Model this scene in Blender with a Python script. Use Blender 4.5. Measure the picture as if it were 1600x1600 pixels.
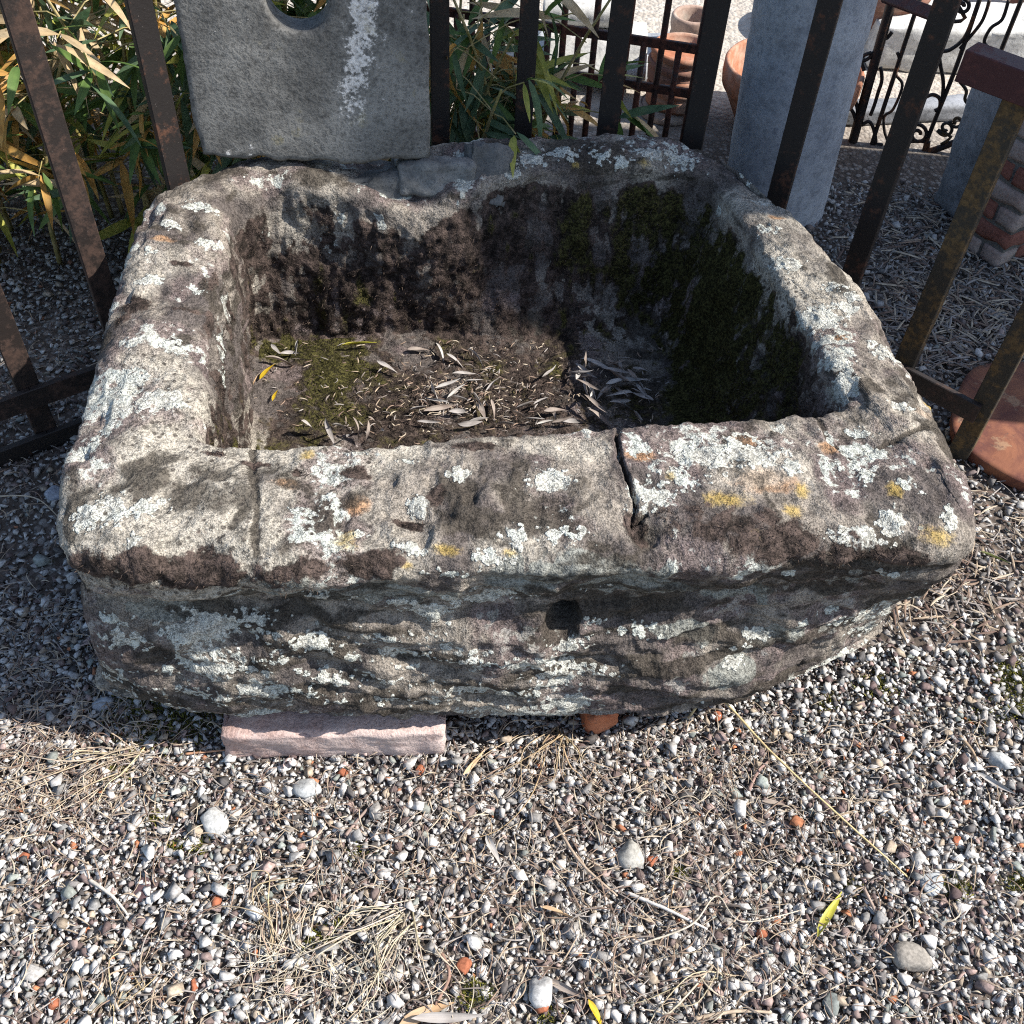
import bpy, bmesh, math, random
import numpy as np
from mathutils import Matrix, Vector
random.seed(7); rng = np.random.default_rng(11)
for o in list(bpy.data.objects): bpy.data.objects.remove(o)
S = bpy.context.scene
COL = S.collection

# ------------------------------------------------------------------ camera
F, H, NAD = 1600.0, 1.4, (705, 2230)          # focal length in photo pixels, eye height, nadir vanishing point
_d = np.array([(NAD[0]-800)/F, -(NAD[1]-800)/F, -1.0]); _d /= np.linalg.norm(_d)
_up = -_d; _fw = np.array([0, 0, -1.0]); _y = _fw-_up*_fw.dot(_up); _y /= np.linalg.norm(_y)
R = np.array([np.cross(_y, _up), _y, _up]); C = np.array([0, 0, H])
cam = bpy.data.cameras.new('camera'); camo = bpy.data.objects.new('camera', cam); COL.objects.link(camo)
camo.matrix_world = Matrix.Translation((0, 0, H)) @ Matrix(R.tolist()).to_4x4()
cam.lens = 36.0; cam.sensor_width = 36.0; cam.clip_start = 0.05; cam.clip_end = 500
S.camera = camo
# ------------------------------------------------------------------ light
SUN_ELEV, SUN_AZ = 45.0, 92.5                  # azimuth clockwise from +Y
w = bpy.data.worlds.new('World'); S.world = w; w.use_nodes = True
nt = w.node_tree; sky = nt.nodes.new('ShaderNodeTexSky'); sky.sky_type = 'NISHITA'; sky.sun_disc = False
sky.sun_elevation = math.radians(SUN_ELEV); sky.sun_rotation = math.radians(SUN_AZ)
bg = nt.nodes['Background']; bg.inputs[1].default_value = 0.13
nt.links.new(sky.outputs[0], bg.inputs[0])
sl = bpy.data.lights.new('sun', 'SUN'); sl.energy = 5.0; sl.angle = math.radians(0.5); sl.color = (1, .955, .89)
so = bpy.data.objects.new('sun', sl); COL.objects.link(so)
_e, _a = math.radians(SUN_ELEV), math.radians(SUN_AZ)
SUND = Vector((math.sin(_a)*math.cos(_e), math.cos(_a)*math.cos(_e), math.sin(_e)))
so.rotation_euler = (-SUND).to_track_quat('-Z', 'Y').to_euler(); so.location = SUND*8
S.cycles.use_denoising = False; S.cycles.filter_width = 1.1; S.cycles.max_bounces = 5; S.cycles.diffuse_bounces = 3; S.cycles.glossy_bounces = 2; S.cycles.transmission_bounces = 2; S.cycles.caustics_reflective = False; S.cycles.caustics_refractive = False
S.view_settings.view_transform = 'Standard'; S.view_settings.look = 'None'
S.view_settings.exposure = 0.88; S.view_settings.gamma = 1; S.view_settings.use_curve_mapping = False

# ------------------------------------------------------------------ helpers: picture point -> place
def ray(px, py): return R @ np.array([(px-800)/F, -(py-800)/F, -1.0])
def atz(px, py, z): r = ray(px, py); return C+r*((z-H)/r[2])
def aty(px, py, Y): r = ray(px, py); return C+r*(Y/r[1])
def onplane(px, py, p0, n): r = ray(px, py); return C+r*(np.dot(np.array(p0)-C, n)/np.dot(r, n))
def proj(P):
    c = (np.asarray(P)-C) @ R
    return 800-F*c[..., 0]/c[..., 2], 800+F*c[..., 1]/c[..., 2], -c[..., 2]
def depth(p): return float(proj(np.array(p))[2])
# noise
def _hash(ix, iy, iz, seed):
    with np.errstate(over='ignore'):
        h = (ix.astype(np.uint32)*np.uint32(374761393) ^ iy.astype(np.uint32)*np.uint32(668265263) ^ iz.astype(np.uint32)*np.uint32(2147483647-61) ^ np.uint32(seed*974711+17))
        h = (h ^ (h >> np.uint32(13)))*np.uint32(1274126177); h = (h ^ (h >> np.uint32(16)))*np.uint32(2246822519); h ^= h >> np.uint32(15)
    return h.astype(np.float32)/np.float32(4294967295)
def vn(p, seed=0):
    p = np.asarray(p, dtype=np.float64); i = np.floor(p).astype(np.int64); f = p-i; u = f*f*f*(f*(f*6-15)+10)
    ix, iy, iz = i[..., 0], i[..., 1], i[..., 2]; r = 0
    for a in (0, 1):
        for b in (0, 1):
            for c in (0, 1):
                wgt = (u[..., 0] if a else 1-u[..., 0])*(u[..., 1] if b else 1-u[..., 1])*(u[..., 2] if c else 1-u[..., 2])
                r = r+wgt*_hash(ix+a, iy+b, iz+c, seed)
    return r*2-1
def fbm(p, octv=4, seed=0, gain=.5):
    p = np.asarray(p, dtype=np.float64); r = 0; a = 1
    for k in range(octv): r = r+a*vn(p*(2.03**k)+k*17.3, seed+k); a *= gain
    return r
def sstep(a, b, x): t = np.clip((x-a)/(b-a), 0, 1); return t*t*(3-2*t)

# ------------------------------------------------------------------ helpers: objects
def tag(o, label=None, cat=None, group=None, kind=None):
    if label: o['label'] = label
    if cat: o['category'] = cat
    if group: o['group'] = group
    if kind: o['kind'] = kind
    return o
def thing(name, loc, label, cat, group=None):
    o = bpy.data.objects.new(name, None); COL.objects.link(o); o.location = tuple(loc); o.empty_display_size = .05
    return tag(o, label, cat, group)
def mesh(name, V, Fc, mat, parent=None, smooth=False, loc=None, attrs=None):
    """world-space vertices -> one mesh object whose origin is loc (or its parent's origin)"""
    V = np.asarray(V, dtype=np.float64)
    off = np.array(parent.location) if parent is not None else (np.array(loc) if loc is not None else np.zeros(3))
    if parent is not None and parent.parent is not None: off = off+np.array(parent.parent.location)
    me = bpy.data.meshes.new(name); V = V-off
    if isinstance(Fc, np.ndarray):
        n, k = Fc.shape
        me.vertices.add(len(V)); me.vertices.foreach_set('co', V.astype(np.float32).ravel())
        me.loops.add(n*k); me.loops.foreach_set('vertex_index', Fc.astype(np.int32).ravel())
        me.polygons.add(n); me.polygons.foreach_set('loop_start', np.arange(0, n*k, k, dtype=np.int32))
        me.update(calc_edges=True)
    else: me.from_pydata(V.tolist(), [], Fc)
    for nme, arr in (attrs or {}).items():
        if arr.ndim == 1:
            a = me.attributes.new(nme, 'FLOAT', 'POINT'); a.data.foreach_set('value', arr.astype(np.float32))
        else:
            a = me.attributes.new(nme, 'FLOAT_COLOR', 'POINT'); a.data.foreach_set('color', np.c_[arr, np.ones(len(arr))].astype(np.float32).ravel())
    if smooth: me.polygons.foreach_set('use_smooth', [True]*len(me.polygons))
    me.validate(); me.update()
    for m in (mat if isinstance(mat, list) else [mat]): me.materials.append(m)
    o = bpy.data.objects.new(name, me); COL.objects.link(o)
    if parent is not None: o.parent = parent
    elif loc is not None: o.location = tuple(loc)
    return o
def fix_normals(o):
    bm = bmesh.new(); bm.from_mesh(o.data); bmesh.ops.recalc_face_normals(bm, faces=bm.faces); bm.to_mesh(o.data); bm.free(); return o
def tube(pts, rad, n=8, cap=True):
    P = np.asarray(pts, float); m = len(P); rad = np.broadcast_to(np.asarray(rad, float), (m,))
    T = np.gradient(P, axis=0); T /= np.linalg.norm(T, axis=1)[:, None]+1e-12
    a = np.array([0, 0, 1.0]) if abs(T[0][2]) < .9 else np.array([1.0, 0, 0])
    V = []; 
    for k in range(m):
        b = np.cross(T[k], a); b /= np.linalg.norm(b)+1e-12; a2 = np.cross(b, T[k]); a = a2
        for j in range(n):
            th = 2*math.pi*j/n; V.append(P[k]+rad[k]*(math.cos(th)*b+math.sin(th)*a2))
    Fc = [(k*n+j, k*n+(j+1) % n, (k+1)*n+(j+1) % n, (k+1)*n+j) for k in range(m-1) for j in range(n)]
    if cap: Fc += [tuple(range(n-1, -1, -1)), tuple((m-1)*n+j for j in range(n))]
    return np.array(V), Fc
def bar(p0, p1, wx, wy, side=None, ch=.0015):
    """chamfered flat bar from p0 to p1, wx wide along 'side', wy thick"""
    p0 = np.array(p0, float); p1 = np.array(p1, float); t = p1-p0; L = np.linalg.norm(t); t /= L
    s = np.array(side if side is not None else (1, 0, 0), float); s -= t*s.dot(t); s /= np.linalg.norm(s); q = np.cross(t, s)
    a, b = wx/2, wy/2; prof = [(-a+ch, -b), (a-ch, -b), (a, -b+ch), (a, b-ch), (a-ch, b), (-a+ch, b), (-a, b-ch), (-a, -b+ch)]
    k = max(2, int(L/.05)); V = []
    for i in range(k+1):
        for (x, y) in prof: V.append(p0+t*L*i/k+s*x+q*y)
    n = 8; Fc = [(i*n+j, i*n+(j+1) % n, (i+1)*n+(j+1) % n, (i+1)*n+j) for i in range(k) for j in range(n)]
    Fc += [tuple(range(n-1, -1, -1)), tuple(k*n+j for j in range(n))]
    return np.array(V), Fc
def rough_box(size, n, amp, rnd, seed, freq=20, edge=0.0):
    bm = bmesh.new(); bmesh.ops.create_cube(bm, size=2.0)
    bmesh.ops.subdivide_edges(bm, edges=bm.edges[:], cuts=n, use_grid_fill=True)
    V = np.array([v.co[:] for v in bm.verts]); Fc = [tuple(v.index for v in f.verts) for f in bm.faces]; bm.free()
    hs = np.array(size)/2; P = V*hs; inner = np.clip(P, -(hs-rnd), hs-rnd); d = P-inner; L = np.linalg.norm(d, axis=1)[:, None]
    N = np.where(L > 1e-9, d/np.maximum(L, 1e-9), 0); P = inner+N*rnd
    P = P+N*(amp*fbm(P*freq+seed*3.1, 4, seed))[:, None]
    if edge: P = P+N*(-edge*sstep(.15, .6, fbm(P*freq*.6+9.7, 3, seed+5))*(np.abs(N).max(1) < .93))[:, None]
    return P, Fc
def rotz(P, a): c, s = math.cos(a), math.sin(a); return np.asarray(P) @ np.array([[c, s, 0], [-s, c, 0], [0, 0, 1]])
def lathe(prof, n=48, cx=0, cy=0):
    V = [(cx+r*math.cos(2*math.pi*j/n), cy+r*math.sin(2*math.pi*j/n), z) for r, z in prof for j in range(n)]
    Fc = [(k*n+j, k*n+(j+1) % n, (k+1)*n+(j+1) % n, (k+1)*n+j) for k in range(len(prof)-1) for j in range(n)]
    return np.array(V), Fc

# ------------------------------------------------------------------ materials
class M:
    def __init__(s, name, rough=.9, spec=.2):
        s.m = bpy.data.materials.new(name); s.m.use_nodes = True; s.t = s.m.node_tree; s.b = s.t.nodes['Principled BSDF']
        s.b.inputs['Roughness'].default_value = rough; s.b.inputs['Specular IOR Level'].default_value = spec
        s.co = s.t.nodes.new('ShaderNodeTexCoord').outputs['Object']
    def n(s, ty, **kw):
        x = s.t.nodes.new(ty)
        for k, v in kw.items(): setattr(x, k, v)
        return x
    def set(s, sock, v):
        if isinstance(v, bpy.types.NodeSocket): s.t.links.new(v, sock)
        elif isinstance(v, (tuple, list)) and len(v) == 3 and sock.type == 'RGBA': sock.default_value = (*v, 1)
        else: sock.default_value = v
    def scaled(s, v): x = s.n('ShaderNodeMapping'); s.set(x.inputs[0], s.co); x.inputs['Scale'].default_value = v; return x.outputs[0]
    def noise(s, sc, det=5, rough=.6, dist=0, co=None):
        x = s.n('ShaderNodeTexNoise'); s.set(x.inputs['Vector'], co or s.co); x.inputs['Scale'].default_value = sc
        x.inputs['Detail'].default_value = det; x.inputs['Roughness'].default_value = rough; x.inputs['Distortion'].default_value = dist; return x.outputs[0]
    def vor(s, sc, feat='F1', co=None, out=0, rnd=1):
        x = s.n('ShaderNodeTexVoronoi', feature=feat); s.set(x.inputs['Vector'], co or s.co); x.inputs['Scale'].default_value = sc; x.inputs['Randomness'].default_value = rnd; return x.outputs[out]
    def attr(s, name, out='Fac'): x = s.n('ShaderNodeAttribute', attribute_name=name); return x.outputs[out]
    def math(s, op, a, b=0.0, c=0.0, clamp=False):
        x = s.n('ShaderNodeMath', operation=op, use_clamp=clamp); s.set(x.inputs[0], a); s.set(x.inputs[1], b)
        if op == 'MULTIPLY_ADD': s.set(x.inputs[2], c)
        return x.outputs[0]
    def ramp(s, v, lo, hi, a=0.0, b=1.0):
        x = s.n('ShaderNodeMapRange', interpolation_type='SMOOTHSTEP'); s.set(x.inputs[0], v); x.inputs[1].default_value = lo; x.inputs[2].default_value = hi; x.inputs[3].default_value = a; x.inputs[4].default_value = b; return x.outputs[0]
    def mix(s, f, a, b, mode='MIX'):
        x = s.n('ShaderNodeMix', data_type='RGBA', blend_type=mode); s.set(x.inputs[0], f); s.set(x.inputs[6], a); s.set(x.inputs[7], b); return x.outputs[2]
    def out(s, col, bump=None, bs=.5, bd=.01, rough=None):
        s.set(s.b.inputs['Base Color'], col)
        if bump is not None:
            x = s.n('ShaderNodeBump'); x.inputs['Strength'].default_value = bs; x.inputs['Distance'].default_value = bd; s.set(x.inputs['Height'], bump); s.set(s.b.inputs['Normal'], x.outputs[0])
        if rough is not None: s.set(s.b.inputs['Roughness'], rough)
        return s.m
def mul(m, col, f):  # value modulation
    x = m.n('ShaderNodeMix', data_type='RGBA', blend_type='MULTIPLY'); x.inputs[0].default_value = 1; m.set(x.inputs[6], col)
    y = m.n('ShaderNodeCombineColor'); [m.set(y.inputs[i], f) for i in range(3)]; m.set(x.inputs[7], y.outputs[0]); return x.outputs[2]

def mat_trough():
    m = M('weathered_sandstone', .95, .12)
    n4 = m.attr('na'); n12 = m.attr('nb'); n40 = m.noise(45, 5, .65); n150 = m.noise(190, 3, .7); n9 = m.attr('nc')
    lay = m.attr('nd')
    col = m.mix(m.ramp(n12, .38, .64), (.092, .078, .070), (.235, .205, .170))
    col = m.mix(m.ramp(n4, .5, .68), col, (.32, .29, .24))
    col = m.mix(m.math('MULTIPLY', m.ramp(n9, .52, .64), .7), col, (.175, .135, .125))
    ru = m.math('ADD', m.attr('rust'), m.math('MULTIPLY_ADD', n40, 1.2, -.6))
    col = m.mix(m.math('MULTIPLY', m.ramp(ru, .1, .6), .75), col, (.36, .20, .10))
    pa = m.math('ADD', m.attr('pale'), m.math('MULTIPLY_ADD', n12, 1.6, -.8))
    col = m.mix(m.math('MULTIPLY', m.ramp(pa, .0, .5), .6), col, (.38, .345, .285))
    # grey-green film on the sheltered lower face
    gf = m.math('ADD', m.attr('film'), m.math('MULTIPLY_ADD', n12, 2.0, -1.0))
    col = m.mix(m.ramp(gf, .12, .22), col, (.205, .205, .18))
    # dark crust in layers, and shade painted into cracks and drain hole
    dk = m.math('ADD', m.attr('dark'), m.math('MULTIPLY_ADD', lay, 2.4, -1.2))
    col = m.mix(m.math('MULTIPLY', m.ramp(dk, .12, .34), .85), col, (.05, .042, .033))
    v = m.vor(85); vm = m.math('MULTIPLY', m.ramp(v, .34, .2), m.ramp(m.math('ADD', n4, m.math('MULTIPLY', n9, .5)), .80, .92))
    col = m.mix(m.math('MULTIPLY', vm, .8), col, (.06, .05, .042))
    v2 = m.vor(240); col = m.mix(m.math('MULTIPLY', m.ramp(v2, .34, .2), m.ramp(n9, .44, .6, 0, .75)), col, (.05, .042, .036))
    # white crust lichen
    lob = m.vor(75); lob2 = m.vor(170); wn = m.math('ADD', m.math('MULTIPLY_ADD', lob, -1.0, .42), m.math('ADD', m.math('MULTIPLY_ADD', lob2, -.55, .22), m.math('MULTIPLY_ADD', n12, 1.7, -.85)))
    W = m.math('ADD', m.attr('white'), m.math('ADD', wn, m.math('MULTIPLY_ADD', n150, .5, -.25)))
    auto = m.math('MULTIPLY', m.ramp(m.math('ADD', n9, m.math('MULTIPLY_ADD', n40, .7, -.35)), .655, .70), m.attr('outer'))
    wm = m.math('MAXIMUM', m.ramp(W, .14, .34), auto)
    wtex = m.vor(330, 'DISTANCE_TO_EDGE'); wc = m.mix(m.ramp(m.math('ADD', wtex, m.math('MULTIPLY_ADD', n150, .5, -.25)), -.06, .16), (.21, .21, .185), (.48, .49, .435))
    wc = m.mix(m.ramp(n12, .40, .60), wc, m.mix(.5, wc, (.42, .385, .33))); wc = m.mix(m.ramp(n40, .4, .65, 0, .55), wc, (.30, .315, .28))
    rim = m.math('MULTIPLY', m.ramp(W, .20, .30), m.ramp(W, .45, .30)); wc = m.mix(m.math('MULTIPLY', rim, .5), wc, (.58, .60, .55))
    hole = m.math('MULTIPLY', m.ramp(m.vor(60), .22, .14), m.ramp(n4, .42, .55)); wm = m.math('MULTIPLY', wm, m.math('SUBTRACT', 1.0, hole))
    col = m.mix(wm, col, wc)
    # yellow lichen
    yl = m.math('ADD', m.attr('yellow'), m.math('ADD', m.math('MULTIPLY_ADD', n40, 1.8, -.9), m.math('MULTIPLY_ADD', n150, .9, -.45)))
    col = m.mix(m.math('MULTIPLY', m.ramp(yl, .1, .9), .7), col, (.34, .235, .06))
    # brown moss
    ms = m.math('ADD', m.attr('moss'), m.math('ADD', m.math('MULTIPLY_ADD', n40, 2.4, -1.2), m.math('MULTIPLY_ADD', n12, 2.4, -1.3)))
    mc = m.mix(m.ramp(n40, .35, .65), (.022, .017, .014), (.075, .055, .046))
    col = m.mix(m.ramp(ms, .0, .35), col, mc)
    gr = m.math('ADD', m.attr('green'), m.math('ADD', m.math('MULTIPLY_ADD', n40, 1.4, -.7), m.math('MULTIPLY_ADD', n12, .9, -.45)))
    gc = m.mix(m.ramp(n150, .35, .65), (.018, .016, .006), (.062, .056, .018))
    col = m.mix(m.ramp(gr, .05, .4), col, gc)
    n400 = m.noise(520, 1, .5)
    col = mul(m, col, m.ramp(m.math('ADD', n150, m.math('ADD', m.math('MULTIPLY_ADD', n40, .8, -.4), m.math('MULTIPLY_ADD', n400, 1.0, -.5))), .22, .78, .42, 1.34))
    bmp = m.math('ADD', m.math('MULTIPLY', n40, .9), m.math('ADD', m.math('MULTIPLY', n150, .6), m.math('MULTIPLY', m.ramp(W, .1, .4), .35)))
    return m.out(col, bmp, .9, .006)
def mat_stone(name, a, b, grain=150, spot=(.04, .04, .04), streak_and_sun=False, bs=.7):
    m = M(name, .93, .15); n1 = m.noise(7, 6, .6); n2 = m.noise(40, 6, .65); n3 = m.noise(grain, 4, .7)
    col = m.mix(m.ramp(m.math('ADD', m.math('MULTIPLY', n1, .6), m.math('MULTIPLY', n2, .4)), .36, .64), a, b)
    col = m.mix(m.ramp(m.math('ADD', n3, m.math('MULTIPLY_ADD', n2, .5, -.25)), .56, .68, 0, .75), col, spot)
    if streak_and_sun:
        st = m.math('ADD', m.attr('streak_and_sun'), m.math('ADD', m.math('MULTIPLY_ADD', n2, 3.2, -1.6), m.math('MULTIPLY_ADD', n3, 2.0, -1.0)))
        col = m.mix(m.ramp(st, .15, .6, 0, .9), col, (.62, .60, .57))
        yl = m.math('MULTIPLY', m.ramp(m.noise(13, 5), .6, .68), m.ramp(n2, .5, .65, 0, .6)); col = m.mix(yl, col, (.24, .21, .12))
    col = mul(m, col, m.ramp(n3, .25, .75, .5 if streak_and_sun else .7, 1.45 if streak_and_sun else 1.25))
    return m.out(col, m.math('ADD', m.math('MULTIPLY', n2, .45 if streak_and_sun else 1.0), m.math('MULTIPLY', n3, .8 if streak_and_sun else .5)), bs, .004)
def mat_iron(name, base, rust, amt=.5, rough=.62):
    m = M(name, rough, .35); n1 = m.noise(16, 6, .65); n2 = m.noise(90, 5, .7); n3 = m.noise(350, 3)
    f = m.ramp(m.math('ADD', m.math('MULTIPLY', n1, .65), m.math('MULTIPLY', n2, .35)), .62-amt*.3, .74-amt*.3)
    col = m.mix(f, base, m.mix(m.ramp(n2, .35, .65), tuple(c*.55 for c in rust), rust))
    col = m.mix(m.ramp(n3, .68, .75, 0, .45), col, (.25, .22, .2))
    return m.out(col, m.math('ADD', n2, m.math('MULTIPLY', n3, .4)), .45, .0015, m.ramp(f, 0, 1, rough, .9))
def mat_terracotta(name, a=(.36, .15, .085), b=(.40, .27, .20)):
    m = M(name, .9, .15); n1 = m.noise(9, 6, .65); n2 = m.noise(60, 5, .7)
    col = m.mix(m.ramp(n1, .42, .66), a, b); col = m.mix(m.ramp(m.noise(5, 5, .6, .5), .55, .7, 0, .6), col, (.16, .11, .08)); col = mul(m, col, m.ramp(n2, .3, .7, .8, 1.15))
    return m.out(col, n2, .3, .003)
def mat_attr(name, rough=.9, var=60, amp=(.72, 1.25), spec=.15, trans=0.0, vein=False):
    m = M(name, rough, spec); n = m.noise(var, 5, .65); col = mul(m, m.attr('tint', 'Color'), m.ramp(n, .3, .7, *amp))
    if trans:
        o = m.t.nodes['Material Output']; tr = m.n('ShaderNodeBsdfTranslucent'); m.set(tr.inputs[0], col); mx = m.n('ShaderNodeMixShader'); mx.inputs[0].default_value = trans
        m.t.links.new(m.b.outputs[0], mx.inputs[1]); m.t.links.new(tr.outputs[0], mx.inputs[2]); m.t.links.new(mx.outputs[0], o.inputs[0])
    return m.out(col, n, .4, .002)
def mat_leaf(name, a, b, spots=None, trans=.3, rough=.55):
    m = M(name, rough, .3); n = m.noise(30, 4, .6); col = m.mix(m.ramp(n, .35, .65), a, b)
    st = m.noise(6, 3, .5, co=m.scaled((40, 1, 40))); col = mul(m, col, m.ramp(st, .3, .7, .8, 1.18))
    if spots: col = m.mix(m.ramp(m.noise(90, 3), .6, .66, 0, .8), col, spots)
    o = m.t.nodes['Material Output']; tr = m.n('ShaderNodeBsdfTranslucent'); m.set(tr.inputs[0], col); mx = m.n('ShaderNodeMixShader'); mx.inputs[0].default_value = trans
    m.t.links.new(m.b.outputs[0], mx.inputs[1]); m.t.links.new(tr.outputs[0], mx.inputs[2]); m.t.links.new(mx.outputs[0], o.inputs[0])
    return m.out(col, st, .3, .001)
def mat_ground():
    m = M('gravelly_earth', .97, .1); n1 = m.noise(1.3, 5, .6); n2 = m.noise(30, 6, .7); v = m.vor(75, out=1); vd = m.vor(75); v2 = m.vor(34, out=1)
    sep = m.n('ShaderNodeSeparateColor'); m.set(sep.inputs[0], v); g = sep.outputs[0]
    col = m.mix(m.ramp(g, .2, .9), (.13, .105, .09), (.30, .275, .245)); col = m.mix(m.ramp(vd, .35, .6), col, (.085, .068, .056))
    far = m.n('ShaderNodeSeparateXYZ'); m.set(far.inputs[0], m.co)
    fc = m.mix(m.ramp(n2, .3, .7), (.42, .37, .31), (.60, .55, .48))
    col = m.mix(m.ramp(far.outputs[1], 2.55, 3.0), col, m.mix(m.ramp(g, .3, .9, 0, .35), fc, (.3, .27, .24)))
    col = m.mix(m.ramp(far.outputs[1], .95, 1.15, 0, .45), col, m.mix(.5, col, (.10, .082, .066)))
    return m.out(col, m.math('SUBTRACT', n2, vd), .9, .006)

MT = mat_trough()
SLABM = mat_stone('grey_slab_stone', (.105, .102, .095), (.25, .243, .225), 150, (.028, .028, .027), True, .55)
REPM = mat_stone('grey_wedge_stone', (.07, .07, .068), (.17, .168, .16), 170, (.03, .03, .03))
LICHM = mat_stone('lichen_capped_stone', (.10, .10, .097), (.26, .258, .245), 150, (.05, .05, .05))
PINKM = mat_stone('pink_stone', (.36, .24, .205), (.52, .42, .38), 160, (.25, .18, .16))
ORBRM = mat_stone('orange_brick', (.36, .10, .045), (.42, .16, .08), 160, (.12, .06, .04))
COLM = mat_stone('blue_grey_marble', (.24, .255, .285), (.42, .435, .46), 60, (.15, .16, .19), bs=.25)
COL2M = mat_stone('dark_grey_stone', (.13, .14, .15), (.30, .31, .33), 110, (.06, .065, .07), bs=.4)
MARBM = mat_stone('white_marble', (.44, .43, .40), (.66, .65, .62), 60, (.25, .25, .22), bs=.4)
PLASM = mat_stone('grey_render', (.30, .31, .32), (.42, .43, .44), 80, (.2, .2, .2), bs=.2)
IRON = mat_iron('dark_iron', (.014, .011, .010), (.085, .038, .022), .32)
IRONB = mat_iron('brown_rusty_iron', (.018, .013, .011), (.058, .034, .025), .6)
IRONG = mat_iron('olive_rusty_iron', (.028, .024, .018), (.12, .075, .032), .55)
REDI = mat_iron('red_oxide_iron', (.045, .013, .014), (.085, .030, .026), .5)
GRIDI = mat_iron('thin_rust_iron', (.022, .010, .008), (.10, .034, .020), .6)
SCRI = mat_iron('wrought_iron', (.020, .014, .012), (.16, .065, .028), .35)
RUSTM = None
def mat_rust():
    m = M('rusted_sheet', .8, .3); n1 = m.noise(8, 7, .68, .8); n2 = m.noise(45, 6, .7); n3 = m.noise(22, 5, .6)
    col = m.mix(m.ramp(n1, .35, .65), (.10, .034, .025), (.24, .095, .048)); col = m.mix(m.ramp(n3, .58, .66, 0, .5), col, (.36, .24, .14)); col = m.mix(m.ramp(n2, .58, .68, 0, .7), col, (.07, .03, .026))
    return m.out(col, m.math('ADD', n1, n2), .3, .003)
RUSTM = mat_rust()
TERM = mat_terracotta('terracotta'); TERP = mat_terracotta('pale_terracotta', (.34, .24, .19), (.42, .36, .30)); TERD = mat_terracotta('dull_terracotta', (.22, .105, .075), (.28, .17, .13))
GROUNDM = mat_ground(); GRAVM = mat_attr('gravel_stone', .9, 190, (.68, 1.22)); LITM = mat_attr('dry_litter', .9, 90, (.75, 1.2)); MOSSM = mat_attr('moss_blades', .95, 60, (.6, 1.35))
BRICKM = mat_stone('old_brick', (.20, .075, .055), (.27, .12, .09), 140, (.10, .05, .04)); BRICKP = mat_stone('limewashed_brick', (.28, .20, .17), (.38, .31, .27), 140, (.2, .12, .1)); MORTM = mat_stone('mortar', (.12, .11, .10), (.2, .19, .17), 100)
SHELLM = None

# ------------------------------------------------------------------ ground
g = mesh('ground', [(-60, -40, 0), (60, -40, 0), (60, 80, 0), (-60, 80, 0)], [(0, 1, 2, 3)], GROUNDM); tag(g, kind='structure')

# ------------------------------------------------------------------ stone trough
def pl(lst, z): return [(t, *atz(x, y, z)[:2]) for t, x, y in lst]
TG = np.linspace(0, 4, 4000, endpoint=False)
def loopxy(ctrl, sm):
    ctrl = sorted(ctrl); t = np.array([c[0] for c in ctrl]); X = np.array([c[1:3] for c in ctrl])
    t = np.r_[t[-1]-4, t, t[0]+4]; X = np.r_[X[-1:], X, X[:1]]
    P = np.c_[np.interp(TG, t, X[:, 0]), np.interp(TG, t, X[:, 1])]
    k = np.arange(4000); k = np.minimum(k, 4000-k); gk = np.exp(-.5*(k/sm)**2); gk /= gk.sum()
    return np.real(np.fft.ifft(np.fft.fft(P, axis=0)*np.fft.fft(gk)[:, None], axis=0))
OT = loopxy(pl([(0, 72, 848), (.06, 130, 872), (.22, 400, 884), (.5, 800, 872), (.78, 1200, 858), (.95, 1470, 852), (1, 1532, 838), (1.3, 1482, 690), (1.6, 1415, 545), (1.82, 1335, 420), (1.93, 1240, 318), (2, 1142, 243), (2.2, 1030, 214), (2.42, 850, 212), (2.6, 690, 216), (2.75, 560, 232), (2.9, 390, 250), (3, 225, 312), (3.35, 185, 450), (3.7, 132, 610), (3.9, 100, 740)], .44), 40)
IT = loopxy(pl([(0, 312, 694), (.3, 600, 692), (.5, 800, 676), (.75, 1060, 658), (1, 1326, 640), (1.35, 1268, 520), (1.7, 1180, 365), (2, 1108, 266), (2.25, 950, 262), (2.5, 775, 280), (2.6, 735, 300), (2.75, 600, 305), (2.9, 430, 285), (3, 362, 318), (3.4, 342, 440), (3.75, 322, 590)], .44), 28)
BT = loopxy([(0, *atz(140, 1085, .07)[:2]), (.22, *atz(380, 1122, .07)[:2]), (.5, *atz(800, 1128, .07)[:2]), (.74, *atz(1120, 1112, .07)[:2]), (.88, *atz(1285, 1032, .07)[:2]), (1, *atz(1400, 975, .1)[:2]), (1.3, .57, 1.12), (2, .40, 1.78), (2.6, -.2, 1.72), (3, -.63, 1.45), (3.5, -.6, 1.1)], 60)
FL = loopxy([(t, x, y) for t, x, y in [(0, -.42, .985), (.5, .03, 1.02), (1, .41, 1.13)]]+[(1.4, *atz(1085, 640, .135)[:2]), (1.7, *atz(1055, 560, .135)[:2]), (2, *atz(1010, 505, .135)[:2]), (2.4, *atz(830, 528, .135)[:2]), (2.7, *atz(600, 522, .135)[:2]), (3, *atz(394, 532, .135)[:2]), (3.5, *atz(392, 640, .135)[:2])], 45)
CEN = np.array([-.03, 1.28])
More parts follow.
